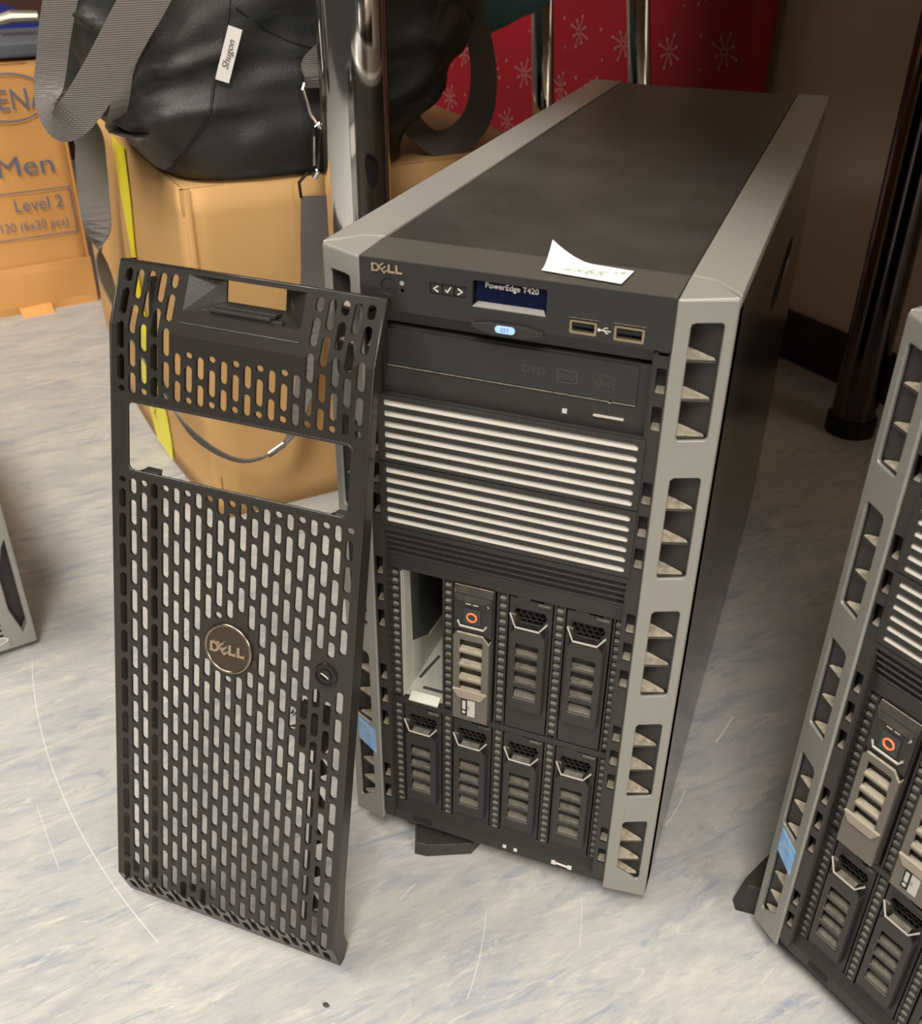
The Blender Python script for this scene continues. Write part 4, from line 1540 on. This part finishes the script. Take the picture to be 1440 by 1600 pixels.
# seam
e = MB(1)
e.tube([onbag(x, z, 0.0004)[0] for x, z in bag_line([(0.074, 0.20), (0.060, 0.145), (0.044, 0.095), (0.027, 0.055), (0.008, 0.022), (0.003, 0.004)], 30)], 0.0014, 6)
e.tube([onbag(x, z, 0.0003)[0] for x, z in bag_line([(0.066, 0.145), (0.11, 0.118), (0.16, 0.105), (0.20, 0.10)], 24)], 0.0011, 6)
e.build('seam', mat('seam_black', (0.008, 0.008, 0.008), 0.7), bag)
# white woven label
e = MB(1)
q = bag_line([(0.062, 0.130), (0.054, 0.109), (0.046, 0.088)], 8)
pts = [onbag(x, z, 0.006)[0] for x, z in q]
pts = [pts[0].lerp(pts[-1], k / 4) for k in range(5)]
e.ribbon(pts, [(1, 0, 0.2)] * len(pts), 0.0125, 0.0008)
lab = e.build('woven_label', mat('label_white', (0.85, 0.80, 0.76), 0.7), bag)
e = MB(1)
pa, pb = pts[0], pts[-1]
dl = (pa - pb).normalized()
wl_ = Vector((-1, 0, -0.2))
wl_ = (wl_ - dl * wl_.dot(dl)).normalized()
nl = dl.cross(wl_)
if nl.y > 0:
    nl = -nl
pc = (pa + pb) / 2
add_text(e, 'Shugon', 0.0088, lambda x, y, z: pc + dl * x + wl_ * (y - 0.002) + nl * 0.0012, sx=0.95, shear=0.3)
e.build('label_lettering', mat('label_ink2', (0.10, 0.09, 0.09), 0.6), lab)


def strap(name, ctrl, wdir, w, parent, n=40, mtl=None, t=0.0018):
    q = bag_line(ctrl, n)
    e_ = MB(1)
    if isinstance(wdir, list):
        wq = bag_line(wdir, n)
    else:
        wq = [wdir] * len(q)
    if isinstance(w, list):
        ws = [a[0] for a in bag_line([(v,) for v in w], n)]
    else:
        ws = w
    e_.ribbon(q, wq, ws, t)
    return e_.build(name, mtl or WEB, parent, smooth=False)


# sewn webbing band round the left end
bq = bag_line([(0.014, 0.175), (-0.004, 0.143), (-0.022, 0.112), (-0.034, 0.085), (-0.040, 0.062), (-0.036, 0.040), (-0.026, 0.020)], 26)
pts = [onbag(x, z, 0.005)[0] for x, z in bq]
for _ in range(6):
    pts = [pts[0]] + [(pts[k - 1] + pts[k] * 2 + pts[k + 1]) / 4 for k in range(1, len(pts) - 1)] + [pts[-1]]
e = MB(1)
e.ribbon(pts, [(1, -0.2, 0.1)] * len(pts), 0.014, 0.002)
e.build('sewn_band', WEB, bag)
# carrying handle loop drooping over the left end
strap('handle', [(0.012, -0.030, 0.190), (-0.012, -0.036, 0.160), (-0.028, -0.040, 0.142), (-0.044, -0.042, 0.122), (-0.060, -0.042, 0.102), (-0.075, -0.040, 0.084), (-0.088, -0.034, 0.070),
                 (-0.097, -0.015, 0.062), (-0.098, 0.020, 0.066), (-0.092, 0.040, 0.082), (-0.084, 0.045, 0.104), (-0.077, 0.045, 0.127), (-0.066, 0.045, 0.156), (-0.05, 0.045, 0.20)],
      [(1, 0, -0.3), (1, 0, -0.4), (1, 0, -0.5), (1, 0, -0.6), (0.9, 0, -0.7), (0.8, 0, -0.8), (0.5, 0, -0.9), (0.1, 0.1, -1), (-0.5, 0.1, -0.8), (-0.9, 0.1, -0.3), (-1, 0, 0), (-1, 0, 0), (-1, 0, 0), (-1, 0, 0)],
      [0.034, 0.034, 0.034, 0.033, 0.032, 0.031, 0.029, 0.024, 0.022, 0.024, 0.025, 0.026, 0.027, 0.029], bag, 80)
# second handle loop at the right end
strap('handle', [(0.315, 0.06, 0.19), (0.324, 0.035, 0.126), (0.332, 0.03, 0.090), (0.335, 0.03, 0.059), (0.328, 0.03, 0.028), (0.305, 0.03, 0.008), (0.278, 0.03, 0.006), (0.253, 0.03, 0.026), (0.235, 0.03, 0.050)],
      [(0.9, -0.4, 0), (0.9, -0.4, 0), (0.9, -0.4, 0.1), (0.8, -0.4, -0.4), (0.4, -0.4, -0.8), (0.1, -0.5, -0.9), (-0.3, -0.5, -0.8), (-0.6, -0.4, -0.7), (-0.7, -0.3, -0.6)],
      [0.024, 0.024, 0.026, 0.028, 0.030, 0.030, 0.028, 0.026, 0.026], bag, 50)
# shoulder strap: clips at the right, droops down over the box and comes back up at the left
DP, _ = onbag(0.130, 0.080, 0.006)
sh = strap('shoulder_strap', [(0.121, -0.030, -0.016), (0.118, -0.030, -0.055), (0.115, -0.031, -0.100), (0.104, -0.036, -0.140), (0.092, -0.044, -0.195), (0.066, -0.050, -0.254),
                              (0.024, -0.048, -0.271), (-0.012, -0.040, -0.252), (-0.038, -0.024, -0.215), (-0.042, 0.06, -0.190), (-0.046, 0.17, -0.180), (-0.042, 0.255, -0.150),
                              (-0.036, 0.280, -0.090), (-0.031, 0.285, -0.040), (-0.030, 0.280, 0.0), (-0.06, 0.26, 0.04)],
           [(1, 0.0, 0), (1, 0.0, 0), (1, -0.05, 0), (1, -0.2, 0.1), (0.8, -0.5, 0.4), (0.3, -0.8, 0.6), (0, -0.8, 0.6), (0, -0.8, 0.6), (-0.3, -0.5, 0.8), (-0.6, 0, 0.8), (-0.4, -0.3, 0.9), (-0.5, -0.5, 0.6), (0.9, -0.3, 0.1), (1, -0.2, 0), (1, -0.2, 0), (1, -0.2, 0)],
           [0.030, 0.031, 0.032, 0.030, 0.022, 0.018, 0.016, 0.018, 0.020, 0.024, 0.028, 0.032, 0.034, 0.034, 0.03, 0.03], bag, 110)
e = MB(1)
e.box(-0.011, 0.011, -0.002, 0.002, -0.004, 0.004)
bk = e.build('strap_buckle', DARKENEDCHROME, bag, bevel=0.0012)
bk.location = (0.052, -0.051, -0.263)
bk.rotation_euler = (0.5, -0.45, 0)
# metal ring, swivel snap hook and the short upper tab
e = MB(1)
zt = 0.004
y0 = -0.030
e.tube([(0.106, y0, -0.016), (0.105, y0, -0.002), (0.114, y0, 0.006), (0.128, y0, 0.006), (0.137, y0, -0.002), (0.136, y0, -0.016)], 0.0016, 8)
rg = e.build('strap_ring', DARKENEDCHROME, bag)
e = MB(1)
e.tube([(0.122, y0 - 0.002, 0.004), (0.124, y0 - 0.003, 0.010), (0.1265, y0 - 0.001, 0.022), (0.128, y0, 0.034), (0.130, y0, 0.044), (0.128, y0, 0.049), (0.1245, y0, 0.046), (0.123, y0, 0.038), (0.122, y0, 0.024), (0.1215, y0, 0.012)], 0.0017, 8)
e.tube([(0.121, y0, 0.001), (0.1235, y0 - 0.004, 0.008)], 0.0028, 8)
hk = e.build('snap_hook', CHROME, bag)
e = MB(1)
e.tube([(0.1295, y0 + 0.001, 0.044), (0.122, y0 + 0.003, 0.056), (0.117, y0 + 0.006, 0.078), (0.119, y0 + 0.008, 0.082), (0.142, y0 + 0.008, 0.082), (0.143, y0 + 0.006, 0.074), (0.1345, y0 + 0.002, 0.050)], 0.0017, 8, closed=True)
e.build('d_ring', CHROME, bag)
pe, _n = onbag(0.150, 0.112, 0.003)
strap('ring_tab', [(0.131, y0 + 0.006, 0.079), (0.131, y0 + 0.0045, 0.087), (0.131, y0 + 0.012, 0.094), (0.138, (pe.y + y0) / 2 + 0.006, 0.100), (0.150, pe.y, 0.108)], (1, 0, -0.2), 0.024, bag, 14)

# ================================================================== TENA BOX, with case and crate behind
tb = empty('printed_carton', (-1.001, 0.847, 0), atan2(-0.8, -0.6), 'orange-brown printed carton of pads at the far left with torn bottom', 'box')
# local x runs along the face to the left (away from its right edge), local y points to its inside? (checked below)
TH_, TWD, TDP = 0.372, 0.36, 0.30
e = MB(1)
# face plane is local y=0, normal +y is (sin..)
card_panel(e, (0, 0, 0.012), (1, 0, 0), (0, 0, 1), TWD, TH_ - 0.012, 18, 16, 0.004, (0, 1, 0), 0.004, 2.9)
card_panel(e, (0, 0, 0), (0, -1, 0), (0, 0, 1), TDP, TH_, 8, 8, 0.004, (-1, 0, 0), 0.006, 6.9)
card_panel(e, (TWD, 0, 0), (0, -1, 0), (0, 0, 1), TDP, TH_, 4, 4, 0.004, (1, 0, 0), 0.004, 8.9)
card_panel(e, (0, -TDP, 0), (1, 0, 0), (0, 0, 1), TWD, TH_, 4, 4, 0.004, (0, -1, 0), 0.004, 1.9)
card_panel(e, (0, -TDP, TH_), (1, 0, 0), (0, 1, 0), TWD, TDP, 4, 4, 0.004, (0, 0, 1), 0.001, 1.2)
e.build('carton', CARD2, tb, smooth=True)
e = MB(1)
card_panel(e, (0.075, 0.0, 0.016), (1, 0, 0), (0, 0.85, -0.5), 0.05, 0.032, 6, 4, 0.002, (0, 0.5, 0.85), 0.010, 3.9)
card_panel(e, (0.0, 0.006, 0.0), (1, 0, 0), (0, 0, 1), 0.17, 0.075, 14, 6, 0.002, (0, 1, 0), 0.010, 5.4)
e.build('torn_flap', CARD2, tb)
e = MB(1)
INKB = mat('blue_grey_print', (0.115, 0.135, 0.19), 0.7)
fy = 0.0050


def tface(x, y, z=0, ox=0, oz=0):
    return (ox - x, fy, oz + y)


for (txt, size, ox, oz, kx, kw) in (('TENA', 0.041, 0.0665, 0.308, 0.90, {}), ('Men', 0.040, 0.070, 0.214, 1.25, {}), ('Level 2', 0.028, 0.062, 0.160, 0.93, {}), ('120 (6x20 pcs)', 0.0195, 0.075, 0.131, 0.90, {})):
    add_text(e, txt, size, lambda x, y, z, a=ox, b_=oz: tface(x, y, 0, a, b_), sx=kx, **kw)


e.build('printed_text', INKB, tb)
e = MB(1)


def bar(a, b, t):
    (x0, z0), (x1, z1) = a, b
    d_ = Vector((x1 - x0, z1 - z0)).normalized()
    n_ = Vector((-d_.y, d_.x)) * t / 2
    e.prism([(x0 + n_.x, fy, z0 + n_.y), (x1 + n_.x, fy, z1 + n_.y), (x1 - n_.x, fy, z1 - n_.y), (x0 - n_.x, fy, z0 - n_.y)],
            [(x0 + n_.x, fy + 0.0004, z0 + n_.y), (x1 + n_.x, fy + 0.0004, z1 + n_.y), (x1 - n_.x, fy + 0.0004, z1 - n_.y), (x0 - n_.x, fy + 0.0004, z0 - n_.y)])


for a, b in (((0.012, 0.189), (0.165, 0.189)), ((0.012, 0.189), (0.012, 0.119)), ((0.012, 0.119), (0.165, 0.119)), ((0.165, 0.189), (0.165, 0.119))):
    bar(a, b, 0.0018)
for k in range(44):
    a0, a1 = 2 * pi * k / 44, 2 * pi * (k + 1) / 44
    if 0.42 < (k / 44) < 0.50 or 0.92 < (k / 44) < 1.0:
        continue
    bar((0.0740 + 0.056 * cos(a0), 0.3245 + 0.033 * sin(a0)), (0.0740 + 0.056 * cos(a1), 0.3245 + 0.033 * sin(a1)), 0.0014 + 0.0014 * abs(sin(a0)))
e.build('printed_frame', INKB, tb)

case = empty('grey_case', (-1.026, 0.814, 0.3775), atan2(-0.8, -0.6), 'flat grey case with a metal handle resting on the printed carton', 'case')
e = MB(1)
e.box(-0.10, 0.25, -0.16, 0.008, 0, 0.021)
e.build('case_body', mat('grey_case_plastic', (0.085, 0.095, 0.12), 0.5, bump=0.3, bscale=300), case, bevel=0.004)
e = MB(1)
e.tube([(0.022, -0.075, 0.021), (0.022, -0.075, 0.033)], 0.003, 8)
e.tube([(0.030, -0.075, 0.031), (0.015, -0.075, 0.040), (-0.010, -0.07, 0.046), (-0.045, -0.06, 0.046)], 0.008, 10, rs=[0.004, 0.008, 0.0095, 0.008])
e.box(0.010, 0.034, -0.082, -0.068, 0.021, 0.0225)
e.build('handle', mat('brass_nickel', (0.50, 0.46, 0.38), 0.35, 0.9), case, smooth=False)
e = MB(1)
cr = tag(None or empty('blue_crate', (-1.33, 1.28, 0), atan2(-0.8, -0.6)), 'blue crate standing behind the grey case at the far left', 'crate')
e.box(0.06, 0.50, -0.30, 0.0, 0, 0.371)
e.build('crate_body', mat('blue_plastic', (0.012, 0.022, 0.24), 0.4), cr, bevel=0.006)
e = MB(1)
e.box(0.05, 0.51, -0.31, 0.01, 0.346, 0.373)
e.build('crate_rim', mat('blue_plastic', (0.012, 0.022, 0.24), 0.4), cr, bevel=0.006)
cb = empty('wooden_cabinet', (-1.72, 1.60, 0), atan2(-0.8, -0.6), 'dark red-brown wooden cabinet in the upper left corner behind the blue crate', 'cabinet')
MAROON = mat('maroon_wood', (0.060, 0.018, 0.012), 0.5, mottle=(0.050, 0.015, 0.010), mscale=6)
e = MB(1)
e.box(-0.30, 0.75, -0.35, 0.0, 0.0, 1.1)
e.build('cabinet_body', MAROON, cb, bevel=0.004)
e = MB(1)
e.box(-0.29, 0.22, 0.0005, 0.016, 0.05, 1.08)
e.build('cabinet_door', MAROON, cb, bevel=0.003)
e = MB(1)
e.box(0.23, 0.74, 0.0005, 0.016, 0.05, 1.08)
e.build('cabinet_door', MAROON, cb, bevel=0.003)

# ================================================================== TABLE WITH CHROME LEGS
tbl = empty('work_table', (-0.285, 0.38, 0), 0, 'table on thick chrome legs over the towers, one leg left of the middle tower', 'table')
ta, tn = Vector((0.714, -0.70, 0)), Vector((0.70, 0.714, 0))
e = MB(1)
P4 = [tn * -0.040 + ta * -0.40, tn * -0.040 + ta * 1.35, tn * 0.69 + ta * 1.35, tn * 0.69 + ta * -0.40]
e.prism([(p.x, p.y, 0.705) for p in P4], [(p.x, p.y, 0.73) for p in P4])
e.build('tabletop', mat('tabletop_laminate', (0.30, 0.20, 0.12), 0.45), tbl, bevel=0.002)
leg2 = Vector((0.203, 0.825, 0)) - Vector((-0.285, 0.38, 0))
for p, m_ in ((Vector((0.014, 0, 0)), CHROME), (leg2, DARKENEDCHROME), (ta * 1.28, CHROME), (ta * 1.28 + leg2, CHROME)):
    e = MB(1)
    e.tube([(p.x, p.y, 0.004), (p.x, p.y, 0.7045)], 0.0295 if p.x < 0.1 else 0.0275, 40)
    lg = e.build('leg', m_, tbl, smooth=True)
    if m_ is DARKENEDCHROME:
        lg['label'] = 'chrome leg with dark reflections put into its colour'
    md = lg.modifiers.new('edge', 'EDGE_SPLIT')
    md.split_angle = radians(50)
    e = MB(1)
    e.tube([(p.x, p.y, 0.0), (p.x, p.y, 0.022)], 0.031, 28)
    e.build('leg_cap', DARK, lg)

stool = empty('trolley_frame', (-0.16, 0.90, 0), 0, 'slim chrome tube frame standing behind the middle tower, in front of the red gift sack', 'frame')
for (xa, xb, ya) in ((-0.075, -0.112, 0.0), (0.077, 0.000, 0.0)):
    e = MB(1)
    e.tube([(xa, ya, 0.0), (xb, ya, 0.62)], 0.0145, 24)
    e.build('upright', CHROME, stool, smooth=True)
e = MB(1)
e.box(-0.16, 0.05, -0.03, 0.03, 0.62, 0.64)
e.build('top_rail', BLACK, stool, bevel=0.004)

# ================================================================== RED WRAPPED PARCEL
RED = mat('red_wrap', (0.30, 0.003, 0.009), 0.65, mottle=(0.25, 0.002, 0.008), mscale=4, bump=0.2, bscale=40)
FLAKE = mat('flake_print', (0.42, 0.16, 0.15), 0.6)
gift = empty('gift_sack', (-0.018, 1.056, 0), atan2(0.61, -0.79), 'flat red christmas gift sack with white snowflakes leaning on the wall', 'gift bag')
# local +x runs left along the wall, local +y points out of the room's corner... face is local y = +
e = MB(1)
GW, GH = 0.90, 0.64
nx, nz_ = 60, 24
I = {}
for s in (0, 1):
    for i in range(nx + 1):
        for j in range(nz_ + 1):
            x, z = GW * i / nx, GH * j / nz_
            wv = 0.006 * sin(x * 22 + 0.6) * min(1, x * 8) + 0.004 * noise.noise(Vector((x * 9, z * 5, 1)))
            I[(s, i, j)] = e.P((x, wv if s == 0 else -0.038, z))
for i in range(nx):
    for j in range(nz_):
        for s in (0, 1):
            e.face([I[(s, a, b)] for a, b in ((i, j), (i + 1, j), (i + 1, j + 1), (i, j + 1))])
for i in range(nx):
    for j in (0, nz_):
        e.face((I[(0, i, j)], I[(0, i + 1, j)], I[(1, i + 1, j)], I[(1, i, j)]))
for j in range(nz_):
    for i in (0, nx):
        e.face((I[(0, i, j)], I[(0, i, j + 1)], I[(1, i, j + 1)], I[(1, i, j)]))


def gz(x, z):
    return 0.006 * sin(x * 22 + 0.6) * min(1, x * 8) + 0.004 * noise.noise(Vector((x * 9, z * 5, 1))) + 0.0012


e.cur = 1


def flake(cx, cz, r, dot=True):
    for k in range(8):
        a = pi * k / 4 + 0.3
        r1 = r * (1.0 if k % 2 == 0 else 0.72)
        pts = []
        dx, dz = cos(a), sin(a)
        for (rad, off) in ((r * 0.12, 0.0011), (r1, 0.0011), (r1, -0.0011), (r * 0.12, -0.0011)):
            X, Z = cx + dx * rad - dz * off, cz + dz * rad + dx * off
            pts.append(e.P((X, gz(X, Z), Z)))
        e.face(pts)
        X, Z = cx + dx * r1, cz + dz * r1
        e.face([e.P((X + 0.0028 * cos(t), gz(X, Z) + 0.0003, Z + 0.0028 * sin(t))) for t in [2 * pi * q / 8 for q in range(8)]])


def gdot(cx, cz, r=0.003):
    e.face([e.P((cx + r * cos(t), gz(cx, cz) + 0.0002, cz + r * sin(t))) for t in [2 * pi * q / 8 for q in range(8)]])


rg_ = random.Random(3)
for row in range(7):
    for c in range(9):
        cx = 0.05 + c * 0.105 + (0.05 if row % 2 else 0) + rg_.uniform(-0.012, 0.012)
        cz = 0.05 + row * 0.088 + rg_.uniform(-0.01, 0.01)
        if cx < GW - 0.03 and cz < GH - 0.02:
            flake(cx, cz, 0.024)
            gdot(cx + 0.05, cz + 0.015)
            gdot(cx + 0.042, cz - 0.028, 0.0022)
e.build('wrap_sheet', [RED, FLAKE], gift, smooth=False)
# teal scarf-like bundle on the duffel behind the pole
teal = empty('teal_cloth', (BO[0], BO[1], HBX), BROT, 'teal folded cloth showing beside the top of the chrome leg, behind the duffel', 'cloth')
e = MB(1)
NUt, NVt = 40, 24
gg = []
for j in range(NVt + 1):
    ph = -pi / 2 + pi * j / NVt
    row = []
    for i in range(NUt):
        th = 2 * pi * i / NUt
        p = Vector((0.415 + 0.080 * sgn(cos(th), 0.7) * sgn(cos(ph), 0.7), 0.20 + 0.10 * sgn(sin(th), 0.7) * sgn(cos(ph), 0.7), 0.155 + 0.055 * sgn(sin(ph), 0.7)))
        p.z += 0.25 * (p.x - 0.42) + 0.012 * noise.noise(p * 18)
        p.x += 0.008 * noise.noise(p * 22 + Vector((5, 5, 5)))
        row.append(e.P(p))
    gg.append(row)
for j in range(NVt):
    for i in range(NUt):
        e.face((gg[j][i], gg[j][(i + 1) % NUt], gg[j + 1][(i + 1) % NUt], gg[j + 1][i]))
e.build('cloth_bundle', mat('teal_fabric', (0.10, 0.24, 0.29), 0.8, bump=0.4, bscale=200), teal, smooth=True)

# ================================================================== CORNER OF THE TOWER AT THE LEFT EDGE
def make_left_tower():
    root = empty('computer_case', (-0.4705, 0.0845, 0), atan2(0.81, 0.58), 'grey computer case cut off by the left edge, only its lower front corner showing', 'computer')
    # local x runs along the front to the right corner (x = 0), local +y to the back
    e = MB(1)
    e.box(-0.200, -0.012, 0.02, 0.40, 0.012, 0.186)
    e.build('chassis', DARK, root)
    e = MB(1)
    out = [(-0.20, 0.006), (0.0, 0.006), (0.0, 0.19), (-0.20, 0.19)]
    holes = [[(-0.0095, 0.020), (-0.0050, 0.028), (-0.0050, 0.118), (-0.0085, 0.112), (-0.0165, 0.085), (-0.0165, 0.048)],
             [(-0.0165, 0.112), (-0.0080, 0.135), (-0.0055, 0.16), (-0.0055, 0.178), (-0.0165, 0.178)],
             [(-0.19, 0.10), (-0.024, 0.10), (-0.024, 0.18), (-0.19, 0.18)]]
    e.pierced(out, holes, lambda u, v, w: (u, w, v), 0, 0.010)
    e.box(-0.003, 0.0, 0.010, 0.030, 0.006, 0.19)
    for k in range(3):
        pass
    fr = e.build('front_frame', GREY, root, bevel=0.0012)
    e = MB(1)
    e.box(-0.19, -0.003, 0.0115, 0.014, 0.016, 0.186)
    e.build('dark_liner', BLACK, root)
    e = MB(1)
    e.prism([(-0.018, 0.002, 0.108), (-0.008, 0.003, 0.128), (-0.008, 0.011, 0.132), (-0.018, 0.011, 0.118)],
            [(-0.018, 0.002, 0.112), (-0.008, 0.003, 0.131), (-0.008, 0.011, 0.137), (-0.018, 0.011, 0.125)])
    e.build('dusty_ledge', BLACKDD, root)
    e = MB(1)
    for k in range(3):
        e.box(-0.034, -0.0265, -0.0004, 0.0006, 0.0335 - 0.0055 * k, 0.0355 - 0.0055 * k)
    e.build('vent_slots', DARK, root)
    e = MB(1)
    e.box(-0.055, -0.0235, -0.0006, 0.0006, 0.0085, 0.0175)
    sk = e.build('rating_sticker', mat('sticker_grey', (0.30, 0.30, 0.29), 0.4), root)
    e = MB(1)
    N_ = [2 * pi * k / 28 for k in range(28)]
    e.pierced([(-0.038 + 0.0150 * cos(t), 0.0185 + 0.0046 * sin(t)) for t in N_],
              [[(-0.038 + 0.0134 * cos(t), 0.0185 + 0.0036 * sin(t)) for t in N_]], lambda u, v, w: (u, -0.0012 + w, v), 0, 0.0005)
    ov = e.build('sticker_oval', WHITEP, sk)
    e = MB(1)
    e.pierced([(-0.038 + 0.0134 * cos(t), 0.0185 + 0.0036 * sin(t)) for t in N_], [], lambda u, v, w: (u, -0.0010 + w, v), 0, 0.0003)
    e.build('oval_field', mat('oval_grey', (0.34, 0.34, 0.33), 0.4), sk)
    e = MB(1)
    e.box(-0.19, -0.02, 0.02, 0.39, 0.0, 0.012)
    e.build('base', RUBBER, root)
    return root


make_left_tower()

# ================================================================== CRUMBS
for (x, y, r, m_, lb) in ((-0.061, -0.133, 0.0022, RUBBER, 'tiny black crumb on the floor in the foreground, right of the perforated cover'),
                          (0.098, -0.113, 0.0045, mat('yellow_scrap', (0.80, 0.58, 0.08), 0.6), 'small yellow scrap on the floor at the bottom edge')):
    e = MB(1)
    rows = []
    for j in range(7):
        ph = pi * j / 6
        rows.append([e.P((x + r * (1 + 0.3 * noise.noise(Vector((i, j, r * 999)))) * sin(ph) * cos(i * pi / 5), y + 0.7 * r * sin(ph) * sin(i * pi / 5), 0.45 * r - 0.45 * r * cos(ph))) for i in range(10)])
    for j in range(6):
        for i in range(10):
            e.face((rows[j][i], rows[j][(i + 1) % 10], rows[j + 1][(i + 1) % 10], rows[j + 1][i]))
    tag(e.build('floor_crumb', m_), lb, 'crumb')
